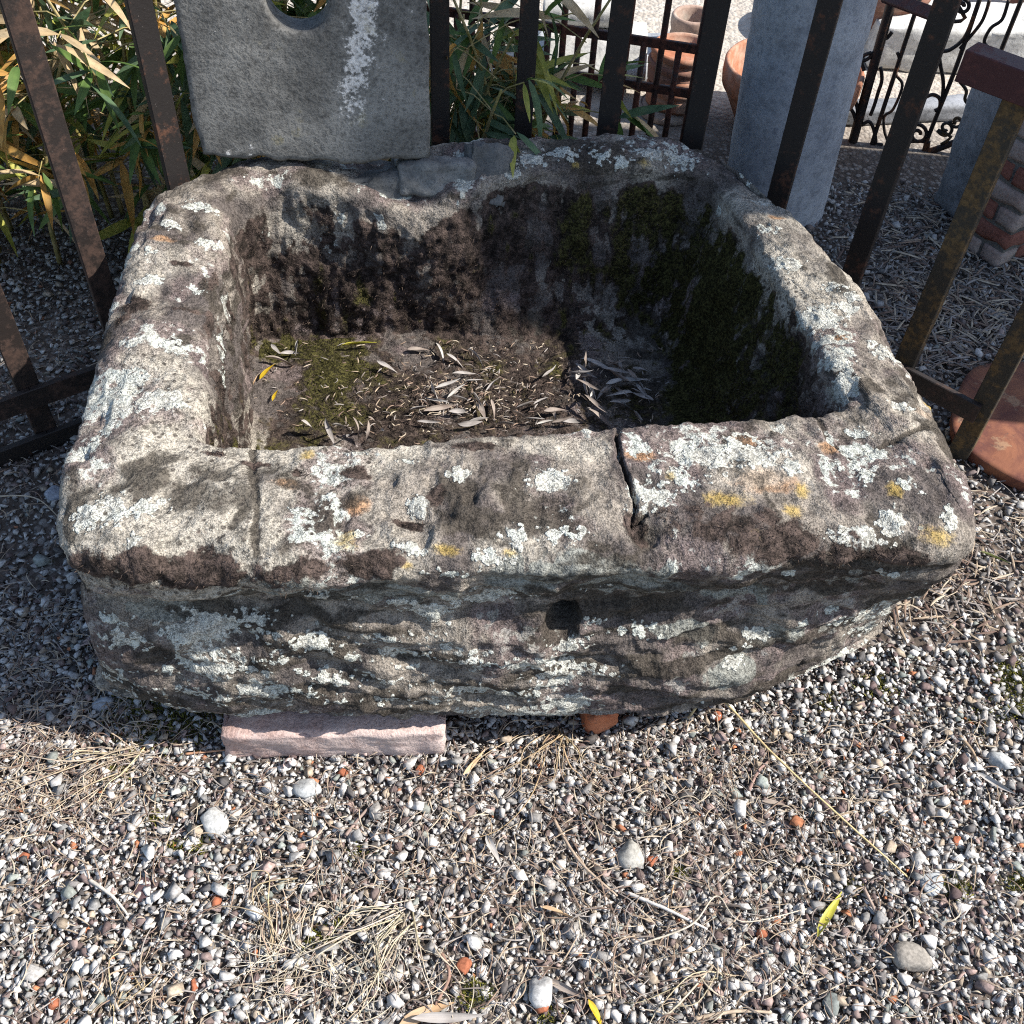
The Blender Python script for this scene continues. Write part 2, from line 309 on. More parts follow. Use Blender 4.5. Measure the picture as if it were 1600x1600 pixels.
# columns round the trough: more on the near side, a tight band at the crack
Tc = np.r_[np.linspace(0, 1, 440, endpoint=False), np.linspace(1, 2, 250, endpoint=False), np.linspace(2, 3, 260, endpoint=False), np.linspace(3, 4, 220, endpoint=False)]
tcr = .655; Tc = np.unique(np.r_[Tc, np.linspace(tcr-.035, tcr+.035, 90)])
def at(Lp): return np.c_[np.interp(Tc, np.r_[TG, 4], np.r_[Lp[:, 0], Lp[0, 0]]), np.interp(Tc, np.r_[TG, 4], np.r_[Lp[:, 1], Lp[0, 1]])]
ot, it, bt, fl = at(OT), at(IT), at(BT), at(FL)
fr = np.clip(1-np.abs(Tc-.5)/.52, 0, 1)**.5; fr[Tc > 1.02] = 0            # near face weight
def outn(P): t = np.roll(P, -3, 0)-np.roll(P, 3, 0); n = np.c_[t[:, 1], -t[:, 0]]; return n/np.linalg.norm(n, axis=1)[:, None]
on, inn = outn(ot), -outn(it)
tt = np.c_[np.cos(Tc*math.pi/2), np.sin(Tc*math.pi/2), Tc*0]
wob = lambda s, a, fq=2.5: a*fbm(tt*fq+s, 3, s)
notch = .035*np.exp(-((Tc-2.70)/.07)**2)-.012*np.exp(-((Tc-2.87)/.05)**2)-.014*np.exp(-((Tc-2.33)/.22)**4)
def key(XY, z, off=0, n=None, zo=0): XYo = XY+(n if n is not None else on)*np.asarray(off).reshape(-1, 1) if np.ndim(off) else XY+(n if n is not None else on)*off; return np.c_[XYo, np.broadcast_to(z, len(XY))+zo]
L = lambda s: bt*(1-s)+ot*s
lowl = .016*np.exp(-((Tc-.2)/.22)**2)+.008*np.exp(-((Tc-.7)/.12)**2)
midf = 1-.85*np.exp(-((Tc-.52)/.17)**4)
ztop = .445+wob(3, .008, 3)-notch
keys = [key(np.broadcast_to(CEN, ot.shape)*.7+bt*.3, .075),
        key(bt, .072, -.035+wob(9, .012)), key(bt, .095, .004*fr), key(L(.15), .135, (.020+lowl)*fr+wob(10, .010)), key(L(.35), .195, (.010+.6*lowl)*fr+wob(11, .014)),
        key(L(.6), .262, (-.008-.4*lowl)*fr*midf+wob(12, .012)), key(L(.8), .318, (-.022-.3*lowl)*fr*midf+.004*(1-midf)+wob(13, .012)), key(ot, .358, -.004*fr+wob(14, .006)), key(ot, .39, .004*fr*midf), key(ot, ztop-.025, .004),
        key(ot, ztop-.006, -.018), key(ot*.75+it*.25, ztop), key(ot*.4+it*.6, ztop+.002), key(it, ztop-.004, .018, -inn), key(it, ztop-.016, .003, -inn),
        key(it*.97+fl*.03, ztop-.05), key(it*.7+fl*.3, .30), key(it*.35+fl*.65, .20), key(it*.06+fl*.94, .155), key(fl, .138, .012, inn),
        key(fl*.8+CEN*.2, .131), key(fl*.4+CEN*.6, .129), key(fl*.02+CEN*.98, .129)]
rows = []; kid = []
for k in range(len(keys)-1):
    p0, p1, p2, p3 = keys[max(k-1, 0)], keys[k], keys[k+1], keys[min(k+2, len(keys)-1)]
    ln = np.median(np.linalg.norm(p2-p1, axis=1)); ns = 3 if k == 0 else max(2, int(ln/.0042))
    for j in range(ns):
        u = j/ns; rows.append(.5*((2*p1)+(-p0+p2)*u+(2*p0-5*p1+4*p2-p3)*u*u+(-p0+3*p1-3*p2+p3)*u**3)); kid.append(k+u)
rows.append(keys[-1]); kid.append(len(keys)-1); G = np.array(rows); kid = np.array(kid); nr, nc = G.shape[:2]
def gnorm(G):
    du = np.roll(G, -1, 1)-np.roll(G, 1, 1); dv = np.gradient(G, axis=0); n = np.cross(du, dv); n /= np.linalg.norm(n, axis=2)[..., None]+1e-12; return n
N = gnorm(G)
KID = np.broadcast_to(kid[:, None], (nr, nc)); TT = np.broadcast_to(Tc[None], (nr, nc))
FRW = np.broadcast_to(np.clip(fr*1.5, 0, 1)[None], (nr, nc))
face = FRW*sstep(1.5, 2.5, KID)*(1-sstep(7.6, 8.6, KID)); topw = sstep(8.5, 9.5, KID)*(1-sstep(13.5, 14.5, KID)); inw = sstep(14, 15, KID)*(1-sstep(18, 19, KID)); flw = sstep(18.5, 19.5, KID)
D = .0075*fbm(G*7, 3, 1)*(1-.6*flw)+.0042*fbm(G*22, 3, 2)+.0022*fbm(G*65, 3, 3)+.0010*fbm(G*190, 2, 4)
st = fbm(G*np.array([5, 5, 26])+np.array([0, 0, .0])+.6*fbm(G*5, 2, 31)[..., None], 5, 21)
brd = fbm(G*np.array([4.5, 4.5, 9])+np.array([0, 0, 1.0])*G[..., :1]*3, 2, 126); fac = np.abs(fbm(G*np.array([9, 9, 20])+np.array([0, 0, 1.0])*G[..., :1]*6, 2, 27))
D += face*(.0055*st+.013*brd-.012*fac+.003*(1-2*np.abs(fbm(G*np.array([9, 9, 60]), 3, 24))))
# broken ledge under the lip
led = fbm(np.c_[G[..., 0].ravel()*6, np.zeros(nr*nc), np.zeros(nr*nc)].reshape(nr, nc, 3), 3, 51)
D += FRW*midf[None]*(-.012)*np.exp(-((G[..., 2]-(.335+.03*led))/.02)**2)*(KID < 9)
D += inw*(.004*fbm(G*np.array([30, 30, 7]), 3, 61)+.003*fbm(G*np.array([70, 70, 20]), 2, 62))
# worn edge chips, pits
D -= .010*sstep(.35, .8, fbm(G*13, 2, 71))*sstep(7.8, 8.5, KID)*(1-sstep(10, 11, KID))
D -= .006*sstep(.45, .8, vn(G*38, 72))*topw*sstep(.1, .5, vn(G*6, 73))
G = G+N*D[..., None]
def seg_dist(P, pts):
    d = np.full(P.shape[:-1], 9.0)
    for a, b in zip(pts[:-1], pts[1:]):
        a = np.array(a); b = np.array(b); ab = b-a; u = np.clip(((P-a)@ab)/(ab@ab), 0, 1); d = np.minimum(d, np.linalg.norm(P-a-u[..., None]*ab, axis=-1))
    return d
XY = G[..., :2]
pxl = lambda L_, z=.445: [atz(x, y, z)[:2] for x, y in L_]
cr = seg_dist(XY+.0016*fbm(G*90, 2, 81)[..., None], pxl([(970, 655), (962, 690), (966, 715), (978, 750), (992, 785), (988, 815)], .44)+[atz(1000, 850, .38)[:2]])
crk = (KID > 6.5)*(KID < 16)*(TT < 1)
cut = crk*np.exp(-(cr/.0026)**2); G[..., 2] -= .016*cut*topw+.006*cut*(1-topw); G[..., 1] += .012*cut*(1-topw)*(KID < 9)
cr2 = np.minimum(seg_dist(XY+.003*fbm(G*40, 2, 82)[..., None], pxl([(1278, 648), (1300, 690), (1330, 712), (1400, 690), (1500, 645)])), seg_dist(XY+.003*fbm(G*40, 2, 83)[..., None], pxl([(392, 695), (398, 780), (402, 860)])))
cut2 = (KID > 7)*(KID < 14)*np.exp(-(cr2/.004)**2); G[..., 2] -= .005*cut2
# drain hole in the near face
hc = aty(878, 978, .80); dh = np.hypot((G[..., 0]-hc[0])/.020, (G[..., 2]-hc[2])/.025)+.12*fbm(G*60, 2, 88); hm = (KID > 2)*(KID < 8)*(TT < 1)*np.exp(-dh**4); G[..., 1] += .07*hm
# two hollows beneath the lip
for px_, py_, rx, rz, dd in ((640, 818, .035, .013, .016), (835, 808, .03, .012, .012), (1000, 840, .03, .02, .014), (505, 820, .02, .014, .008)):
    c = atz(px_, py_, .425); G[..., 2] -= dd*np.exp(-((G[..., 0]-c[0])/rx)**2-((G[..., 1]-c[1])/rz)**2)*((KID > 8) & (KID < 13))
N = gnorm(G)
V = G.reshape(-1, 3); NV = N.reshape(-1, 3); kidv = KID.ravel(); tv = TT.ravel()
PX, PY, PD = proj(V); view = C-V; view /= np.linalg.norm(view, axis=1)[:, None]; facing = (NV*view).sum(1) > .05
def surf(px, py):
    d = (PX-px)**2+(PY-py)**2; ok = facing & (d < 64)
    if not ok.any(): ok = facing & (d < d[facing].min()+60)
    i = np.where(ok)[0]; return V[i[np.argmin(PD[i])]]
def field(blobs, base=-.8):
    f_ = np.full(len(V), base)
    for b in blobs:
        px, py, rx = b[:3]; ry = b[3] if len(b) > 3 else rx; c = surf(px, py); k = depth(c)/F*1.38
        d = np.sqrt(((V[:, 0]-c[0])/(rx*k))**2+((V[:, 1]-c[1])/(ry*k*1.2))**2+((V[:, 2]-c[2])/(ry*k*1.35))**2); f_ = np.maximum(f_, 1-1.1*d)
    return f_
white = field([(175, 795, 45, 24), (130, 805, 24), (228, 790, 30, 20), (205, 842, 10, 14), (195, 588, 36, 26), (250, 618, 36, 20), (280, 538, 34, 16), (203, 528, 24, 10), (312, 316, 30, 11), (235, 385, 24, 16), (325, 372, 20, 12), (240, 428, 30, 12), (300, 445, 26, 12), (270, 345, 20, 10), (140, 690, 16, 26), (170, 660, 18, 20),
    (858, 746, 34, 20), (650, 790, 15), (472, 796, 28, 14), (520, 768, 12), (566, 832, 13), (640, 715, 24, 10), (720, 735, 20, 14), (560, 700, 20, 8), (1090, 705, 48, 26), (1160, 700, 44, 22), (1060, 745, 34, 26), (1020, 765, 36, 30), (1215, 662, 10), (1238, 722, 12, 20), (1350, 735, 38, 34), (1372, 702, 24, 14), (1405, 752, 16), (1482, 790, 16, 24), (1442, 766, 14), (1338, 832, 44, 20), (1385, 815, 22), (1342, 672, 24, 14), (1410, 628, 22, 10), (1270, 490, 40, 20), (1320, 475, 22, 10), (1392, 546, 34, 20), (1310, 548, 22, 16), (1314, 602, 16, 20), (1200, 352, 34, 14), (1232, 402, 32, 16), (1298, 440, 22, 10), (1190, 310, 16, 8), (1162, 282, 20, 9), (1330, 455, 18, 8),
    (770, 236, 36, 20), (832, 242, 30, 15), (880, 230, 40, 16), (932, 236, 28, 13), (972, 246, 22, 12), (1012, 228, 32, 13), (1060, 240, 38, 20), (1152, 266, 18, 9), (800, 262, 14, 10), (1150, 450, 14, 22), (1116, 330, 6, 10), (532, 346, 14, 10), (592, 348, 11), (421, 372, 10), (518, 385, 14, 20), (358, 480, 8, 24), (350, 540, 8, 30), (355, 600, 6, 24), (660, 376, 5),
    (200, 1008, 66, 20), (280, 1000, 60, 18), (345, 985, 56, 22), (400, 962, 36, 14), (258, 1052, 24, 12), (430, 1082, 66, 20), (320, 1092, 60, 16), (480, 1010, 50, 12), (170, 970, 40, 12), (520, 1060, 50, 10), (880, 1010, 60, 12), (600, 1000, 40, 9), (680, 960, 50, 10), (560, 1032, 24, 9), (620, 948, 30, 8), (700, 905, 44, 12), (760, 865, 40, 14), (810, 832, 30, 16), (885, 828, 40, 18), (640, 850, 26, 10), (1000, 990, 60, 18), (940, 975, 28, 10), (1180, 995, 30, 10), (1230, 905, 22, 12), (1300, 955, 26, 8), (1150, 1040, 26, 8), (760, 940, 30, 8), (1400, 905, 30, 9), (1260, 985, 24, 9)], -.62)
yellow = field([(536, 838, 24, 22), (1012, 252, 14, 8), (900, 262, 9, 6), (1050, 735, 10), (1130, 772, 36, 16), (1240, 790, 22, 16), (1470, 612, 10, 14), (1392, 765, 14), (1462, 828, 30, 18), (700, 862, 30, 8), (1250, 762, 14), (340, 872, 20, 8), (480, 705, 14), (640, 880, 16, 8), (1180, 830, 20, 10), (800, 858, 14, 8)])
moss = field([(150, 885, 60, 18), (250, 890, 90, 22), (360, 905, 90, 24), (460, 895, 80, 22), (560, 878, 60, 16), (1140, 815, 90, 26), (1220, 845, 100, 26), (1330, 872, 90, 20), (300, 905, 70, 24), (410, 900, 60, 24), (200, 910, 50, 20), (500, 890, 40, 20), (600, 868, 30, 14), (1000, 830, 20, 26), (1090, 790, 24, 20), (1110, 825, 40, 22), (1170, 840, 46, 24), (1230, 858, 50, 22), (1300, 880, 50, 20), (1400, 880, 40, 12), (640, 818, 30, 8), (690, 770, 14, 16), (330, 705, 30, 8), (200, 472, 26, 14), (300, 480, 30, 10), (330, 500, 12, 26), (335, 440, 10, 24), (180, 500, 14, 20), (280, 405, 18, 8), (470, 735, 24, 10), (560, 735, 26, 10), (740, 690, 40, 8), (400, 725, 30, 10), (1200, 800, 24, 16), (1230, 500, 14, 10)])
rust = field([(1190, 742, 60, 24), (1010, 705, 30, 14), (1170, 685, 36, 12), (560, 785, 24, 18), (1212, 332, 14, 8), (1310, 520, 20, 10), (1300, 690, 20, 14), (255, 365, 24, 8), (1450, 640, 20, 14), (450, 745, 30, 10)])
pale = field([(240, 690, 80, 40), (230, 400, 80, 60), (870, 690, 110, 20), (1180, 720, 90, 30), (800, 850, 100, 30), (250, 560, 70, 40), (1440, 640, 40, 40), (640, 700, 60, 14)])
film = field([(560, 930, 120, 30), (940, 905, 150, 30), (1000, 925, 100, 24), (460, 915, 70, 20), (250, 955, 60, 14), (1150, 930, 60, 18), (840, 925, 40, 10), (1080, 985, 70, 20), (1240, 1000, 60, 16), (1170, 1060, 80, 20)], -.75)
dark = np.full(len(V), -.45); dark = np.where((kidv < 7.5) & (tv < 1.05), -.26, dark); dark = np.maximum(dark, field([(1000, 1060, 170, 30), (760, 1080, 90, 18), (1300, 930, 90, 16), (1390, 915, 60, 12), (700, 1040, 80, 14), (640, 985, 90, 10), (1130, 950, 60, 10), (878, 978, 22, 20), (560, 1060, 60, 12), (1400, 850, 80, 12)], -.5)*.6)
dark = np.maximum(dark, .55*np.clip(hm.ravel(), 0, 1)*2); dark = np.maximum(dark, 1.2*(cut.ravel() > .3)); dark = np.maximum(dark, 1.0*cut2.ravel()-.2)  # shade of the drain hole, crack and grooves darkened into the colour
inv = sstep(14.2, 15.3, kidv); bk = np.exp(-((tv-1.9)/.42)**2)
n5 = fbm(V*6, 3, 91)
moss = np.maximum(moss, inv*(.42+.35*n5+.22*np.exp(-((tv-2.6)/.45)**2)-.35*(tv < 1)-.1*(tv > 3.1))-(1-inv)*.9)
vst = fbm(V*np.array([42, 42, 8]), 4, 411, .6); moss = moss+inv*.55*vst
nfl = (kidv > 19).astype(float)
green = np.full(len(V), -.9); green = np.maximum(green, inv*(1-nfl)*(np.exp(-((tv-1.75)/.45)**2)*.85-.24+.45*n5+.4*vst-.25*sstep(.36, .43, V[:, 2]))-(1-inv)*.9)
green = np.maximum(green, np.where(nfl > 0, .0+.5*n5-.8*sstep(.1, .16, V[:, 0])-.3*sstep(-.25, -.05, V[:, 0]), -.9))
green = np.maximum(green, np.where(kidv > 18.2, .9*np.exp(-((V[:, 0]-.33)/.06)**2)-.2, -.9))
moss = np.where(kidv > 18.6, .55+.3*fbm(V*9, 3, 92)-.7*sstep(.08, .13, V[:, 0])-.8*sstep(.05, .02, np.abs(V[:, 0]+.47)), moss)
outer = 1-inv; outer = outer*np.where((kidv < 8) & (tv < 1.1), .3, 1.0)
lowf = ((kidv > 1.2) & (kidv < 7.2) & (tv < 1.02)); stk = fbm(V*np.array([9, 9, 48])+np.array([0, 0, 1.0])*V[:, :1]*5+.3*fbm(V*8, 2, 8)[:, None], 4, 241, .6); zone = fbm(V*np.array([3.5, 3.5, 7]), 2, 242); white = np.where(lowf, np.maximum(white, .55*stk+.55*zone+.30*np.exp(-((tv-.15)/.2)**2)-.12-.3*sstep(.26, .31, V[:, 2])), white)
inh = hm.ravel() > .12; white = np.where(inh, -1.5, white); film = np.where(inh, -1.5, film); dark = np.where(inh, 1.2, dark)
na = .5+.22*fbm(V*5, 5, 201); nb = .5+.22*fbm(V*14+.25*fbm(V*9, 2, 7)[:, None], 5, 211, .6); nc_ = .5+.22*fbm(V*9, 5, 221, .62); nd = .5+.22*fbm(V*np.array([7, 7, 33])+.3*fbm(V*8, 2, 8)[:, None], 5, 231, .6)
cush = np.clip(np.maximum(moss, green)*1.2+.1, 0, 1)*(.5+.5*fbm(V*70, 2, 401)); V = V+NV*(.0035*np.clip(cush, 0, 1)*((kidv > 6) & (kidv < 22)))[:, None]
idx = np.arange(nr*nc).reshape(nr, nc); a = idx[:-1]; b = np.roll(idx, -1, 1)[:-1]; c_ = np.roll(idx, -1, 1)[1:]; d_ = idx[1:]
TF = np.stack([a, b, c_, d_], -1).reshape(-1, 4)
bloc = (-.03, 1.25, .065)
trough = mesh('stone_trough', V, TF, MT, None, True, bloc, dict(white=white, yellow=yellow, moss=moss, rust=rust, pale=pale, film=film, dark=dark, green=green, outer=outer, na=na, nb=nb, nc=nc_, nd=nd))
tag(trough, 'large rectangular stone trough crusted with white lichen and cracked across its front rim', 'trough')
# moss blades growing on the shaded stone
def blades(P, Nn, ln, wd, cols, name, parent=None, loc=None, lay=.6):
    k = len(P); rv = rng.normal(size=(k, 3)); t = np.cross(Nn, rv); t /= np.linalg.norm(t, axis=1)[:, None]+1e-9
    dr = Nn*(1-lay)+rng.normal(size=(k, 3))*lay+np.array([0, 0, -.15]); dr /= np.linalg.norm(dr, axis=1)[:, None]; s_ = np.abs((dr*Nn).sum(1)); dr += Nn*(.25*(s_ < .3))[:, None]
    l = ln*rng.uniform(.5, 1.4, k)[:, None]; v0 = P-t*wd/2-Nn*.0005; v1 = P+t*wd/2-Nn*.0005; v2 = P+dr*l
    Vb = np.stack([v0, v1, v2], 1).reshape(-1, 3); Fb = np.arange(3*k).reshape(-1, 3); cc = np.repeat(cols, 3, 0)
    o = mesh(name, Vb, Fb, MOSSM, parent, False, loc, dict(tint=cc)); tag(o, kind='stuff'); return o
mfield = np.maximum(moss+.25*n5, green+.1)+.7*vn(V*55, 95)+.4*vn(V*20, 96)-.1
pr = np.clip(mfield*1.3, 0, 1)*(kidv > 7)*(kidv < 21.5); pr = pr/pr.sum()
pick = rng.choice(len(V), 60000, p=pr); isg = (green[pick] > moss[pick]-.05)
Pm = V[pick]+rng.normal(size=(60000, 3))*.0015
u = rng.uniform(0, 1, (60000, 1)); cg = np.where(u < .65, np.array([[.022, .020, .007]]), np.array([[.062, .056, .017]])); cb = np.where(u < .6, np.array([[.022, .016, .013]]), np.array([[.085, .062, .048]]))
tag(blades(Pm, NV[pick], .0062, .0013, np.where(isg[:, None], cg, cb), 'moss', trough), kind='stuff')
def surf_n(px, py):
    d = (PX-px)**2+(PY-py)**2; i = np.where(facing & (d < 64))[0]; j = i[np.argmin(PD[i])]; return V[j], NV[j]

# ------------------------------------------------------------------ wedge stones on the broken back rim
def block(name, c, size, az, tilt, mat, label, cat, n=22, amp=.006, rnd=.01, seed=1, freq=25, edge=.01, group=None, scale_fn=None):
    P, Fc = rough_box(size, n, amp, rnd, seed, freq, edge)
    if scale_fn: P = scale_fn(P)
    Rm = np.array(Matrix.Rotation(az, 3, 'Z') @ Matrix.Rotation(tilt[0], 3, 'X') @ Matrix.Rotation(tilt[1], 3, 'Y')); P = P@Rm.T+np.array(c)
    o = mesh(name, P, Fc, mat, None, True, (c[0], c[1], float(P[:, 2].min()))); return tag(o, label, cat, group)
zb = .42
block('wedge_stone', (*(atz(672, 284, zb)[:2]+np.array([0, .045])), zb-.008), (.135, .17, .06), .2, (-.38, .05), LICHM, 'pale lichen-capped wedge stone set into the back rim below the slab', 'stone', seed=3)
block('wedge_stone', (*(atz(565, 292, zb)[:2]+np.array([0, .05])), zb-.03), (.15, .16, .06), .2, (-.35, -.12), REPM, 'dark flat wedge stone lying left of the lichen-capped one under the slab', 'stone', seed=4)
block('wedge_stone', (*(atz(738, 272, .44)[:2]+np.array([.01, .05])), .405), (.085, .13, .11), .35, (-.55, .3), REPM, 'dark triangular stone leaning between the slab and the lichened back rim', 'stone', seed=6, amp=.007)

# ------------------------------------------------------------------ holed slab standing on the rim
def make_slab():
    zb = .478; A = atz(317, 252, zb); B = atz(672, 245, zb); u = B-A; Lw = np.linalg.norm(u); u /= Lw; nrm = np.array([-u[1], u[0], 0]); th = .055; top = 1.02
    hcx = None; hcp = onplane(465, 0, A, nrm); hcx = (hcp-A)@u; hcz = hcp[2]-.002; hr = .0485
    na, nm = 220, 46; ang = np.linspace(0, 2*math.pi, na, endpoint=False)
    dx, dz = np.cos(ang), np.sin(ang); tx = np.where(dx > 0, (Lw-hcx)/np.maximum(dx, 1e-9), hcx/np.maximum(-dx, 1e-9)); tz = np.where(dz > 0, (top-hcz)/np.maximum(dz, 1e-9), (hcz-zb)/np.maximum(-dz, 1e-9)); Rr = np.minimum(tx, tz)
    rowsv = []
    def ring(s, w): r = hr+(Rr-hr)*s; return np.c_[hcx+dx*r, hcz+dz*r, np.full(na, w)]
    for s in np.linspace(0, 1, nm): rowsv.append(ring(s, 0.0))
    for w_ in (.006, .02, .035, .049): rowsv.append(ring(1, w_))
    for s in np.linspace(1, 0, 12): rowsv.append(ring(s, th))
    for w_ in (.045, .03, .015, .006): rowsv.append(ring(0, w_))
    Q = np.array(rowsv); x, z, wv = Q[..., 0], Q[..., 1], Q[..., 2]
    p3 = np.stack([x, z, wv], -1)
    edge = np.minimum.reduce([x, Lw-x, z-zb, top-z]); ed = np.exp(-(np.maximum(edge, 0)/.003)); w2 = wv+np.where(wv < th*.3, .004*ed, np.where(wv > th*.7, -.004*ed, 0))
    hd = np.hypot(x-hcx, z-hcz)-hr; w2 = w2+np.where(wv < .003, .004*np.exp(-np.maximum(hd, 0)/.004), 0)
    w2 = w2+.0008*fbm(p3*14, 3, 41)*(wv < .003)+.0004*fbm(p3*150, 3, 43)*(wv < .003)
    bot = np.exp(-np.maximum(z-zb, 0)/.03); z2 = z+bot*(.010*fbm(np.stack([x*16, x*0, x*0], -1), 4, 44)+.012*np.exp(-((x-.1)/.02)**2)); x2 = x+np.exp(-np.maximum(Lw-x, 0)/.02)*.003*fbm(p3*18, 4, 45)+np.exp(-np.maximum(x, 0)/.02)*.003*fbm(p3*18, 4, 46)
    lean = (z2-zb)*.0
    P = A[None, None]+x2[..., None]*u+(w2+lean)[..., None]*nrm; P[..., 2] = z2
    nrw = len(rowsv); idx = np.arange(nrw*na).reshape(nrw, na); nx = np.roll(idx, -1, 0); Fq = np.stack([idx, np.roll(idx, -1, 1), np.roll(nx, -1, 1), nx], -1).reshape(-1, 4)
    P = P.reshape(-1, 3)
    sx = (onplane(552, 100, A, nrm)-A)@u; sx2 = (onplane(572, 0, A, nrm)-A)@u; zz = P[:, 2]; xx = (P-A)@u; c = sx+(sx2-sx)*(zz-.62)/.14
    streak_and_sun = .95*np.exp(-((xx-c)/.024)**2)*sstep(.49, .62, zz)+.35*np.exp(-((xx-c-.02)/.05)**2)*sstep(.48, .56, zz)-.55+.2*np.exp(-((xx-Lw+.03)/.012)**2)+.3*sstep(.56, .49, zz)*sstep(.16, .05, xx)  # lime streak, plus grazing sunlight painted as a paler lower left corner
    o = mesh('stone_slab', P, Fq, SLABM, None, True, tuple(A), dict(streak_and_sun=streak_and_sun)); fix_normals(o)
    tag(o, 'upright grey stone slab with a round hole standing on the back rim', 'slab'); return A, u, nrm, Lw
SA, SU, SN, SL = make_slab()

# ------------------------------------------------------------------ stones propping the trough
P, Fc = rough_box((.325, .16, .068), 26, .0025, .007, 12, 40, .008)
pc = np.array([-.245, .816, .034]); o = mesh('stone_block', rotz(P, .085)+pc, Fc, PINKM, None, True, (pc[0], pc[1], 0)); tag(o, 'pinkish rough stone block propping the front left of the trough', 'stone block')
c = atz(925, 1128, .03); P, Fc = rough_box((.05, .10, .06), 10, .005, .01, 15, 40, .012); o = mesh('brick_fragment', rotz(P, .4)+np.array([c[0], c[1]+.045, .03]), Fc, ORBRM, None, True, (c[0], c[1]+.045, 0)); tag(o, 'broken orange brick wedged under the front of the trough', 'brick')

# ------------------------------------------------------------------ iron fence curving round the back of the trough
fbars = [(-1.03, 1.235), (-.883, 1.352), (-.745, 1.458), (-.612, 1.572), (-.475, 1.70), (-.34, 1.80), (-.186, 1.852), (-.028, 1.88), (.135, 1.882), (.300, 1.862), (.472, 1.795), (.628, 1.70), (.745, 1.585), (.872, 1.478), (1.0, 1.37)]
fence = thing('iron_fence', (0, 1.88, 0), 'dark rusty iron bar fence curving round the back of the trough', 'fence')
fm = [IRONB, IRONB, IRONB, IRON, IRON, IRON, IRON, IRON, IRON, IRON, IRON, IRON, IRONG, IRONG, IRONG]
for i, (x, y) in enumerate(fbars):
    a_ = np.array(fbars[max(i-1, 0)]); b_ = np.array(fbars[min(i+1, len(fbars)-1)]); sd = (b_-a_); sd /= np.linalg.norm(sd)
    if i in (4, 5, 14): continue
    ztp = {12: .675, 13: .675, 14: .675}.get(i, 1.35); wd = .040 if i not in (6, 7) else .034
    Vb, Fb = bar((x, y, .0), (x, y, ztp), wd, .014 if i < 12 else .018, (sd[0], sd[1], 0)); ob = mesh('bar', Vb, Fb, fm[i], fence)
    if i <= 3: ob['label'] = 'brown rusted flat bar'
def rail(i0, i1, z, hh, tk, mat, lbl=None, ext=0.0, yoff=0.0):
    for i in range(i0, i1):
        p = np.array([*fbars[i], z]); q = np.array([*fbars[i+1], z]); t = (q-p)/np.linalg.norm(q-p); n = np.array([-t[1], t[0], 0]); p = p+n*yoff; q = q+n*yoff
        if i == i0: p = p-t*ext
        Vb, Fb = bar(p-t*.001*i, q, hh, tk, (0, 0, 1)); o = mesh('rail', Vb, Fb, mat, fence)
        if lbl: o['label'] = lbl
rail(0, 13, .125, .042, .012, IRONB, yoff=-.014); rail(0, 11, .022, .036, .012, IRON, yoff=-.014)
rail(12, 14, .699, .05, .046, REDI, 'thick red-oxide top rail', ext=.085)
Vb, Fb = bar((fbars[11][0]+.005, fbars[11][1]+.04, .73), aty(1385, -5, 1.9), .022, .008, (0, 1, 0)); o = mesh('brace', Vb, Fb, REDI, fence); o['label'] = 'pinkish flat brace running up to the left'

# ------------------------------------------------------------------ things behind the fence
# leaning column
base = np.array([.612, 2.36]); n = 72; V_ = []; hz = np.linspace(0, 1.5, 60)
for z in hz:
    r = .128+.006*(z/1.5); cx = base[0]-.055*z; cy = base[1]-.02*z
    for j in range(n): th = 2*math.pi*j/n; V_.append((cx+r*math.cos(th), cy+r*math.sin(th), z))
V_ = np.array(V_); rr = V_-np.c_[base[0]-.055*V_[:, 2], base[1]-.02*V_[:, 2], V_[:, 2]]; rn = rr/np.linalg.norm(rr, axis=1)[:, None]
V_ = V_+rn*(.0015*fbm(V_*14, 4, 5))[:, None]; crz = .43+.02*np.sin(np.arctan2(rn[:, 1], rn[:, 0])*2+1)+.012*fbm(V_*20, 3, 8); V_ -= rn*(.004*np.exp(-((V_[:, 2]-crz)/.014)**2))[:, None]
Fc = [(k*n+j, k*n+(j+1) % n, (k+1)*n+(j+1) % n, (k+1)*n+j) for k in range(59) for j in range(n)]+[tuple(59*n+j for j in range(n))]
o = mesh('stone_column', V_, Fc, COLM, None, True, (base[0], base[1], 0)); tag(o, 'tall smooth blue-grey round column standing just behind the fence', 'column')
# short square-cut post behind
c = atz(1492, 345, 0); tp = aty(1572, 122, c[1]+.02)
P, Fc = rough_box((.13, .13, tp[2]), 18, .003, .018, 22, 18, .01); P = rotz(P, .5); P[:, 2] += tp[2]/2; P[:, 0] += c[0]+.04; P[:, 1] += c[1]+.05
P[:, 0] += (tp[0]-c[0]-.02)*P[:, 2]/tp[2]*.6
o = mesh('stone_post', P, Fc, COL2M, None, True, (c[0]+.04, c[1]+.05, 0)); tag(o, 'short dark grey stone post beside the brick pier', 'post')
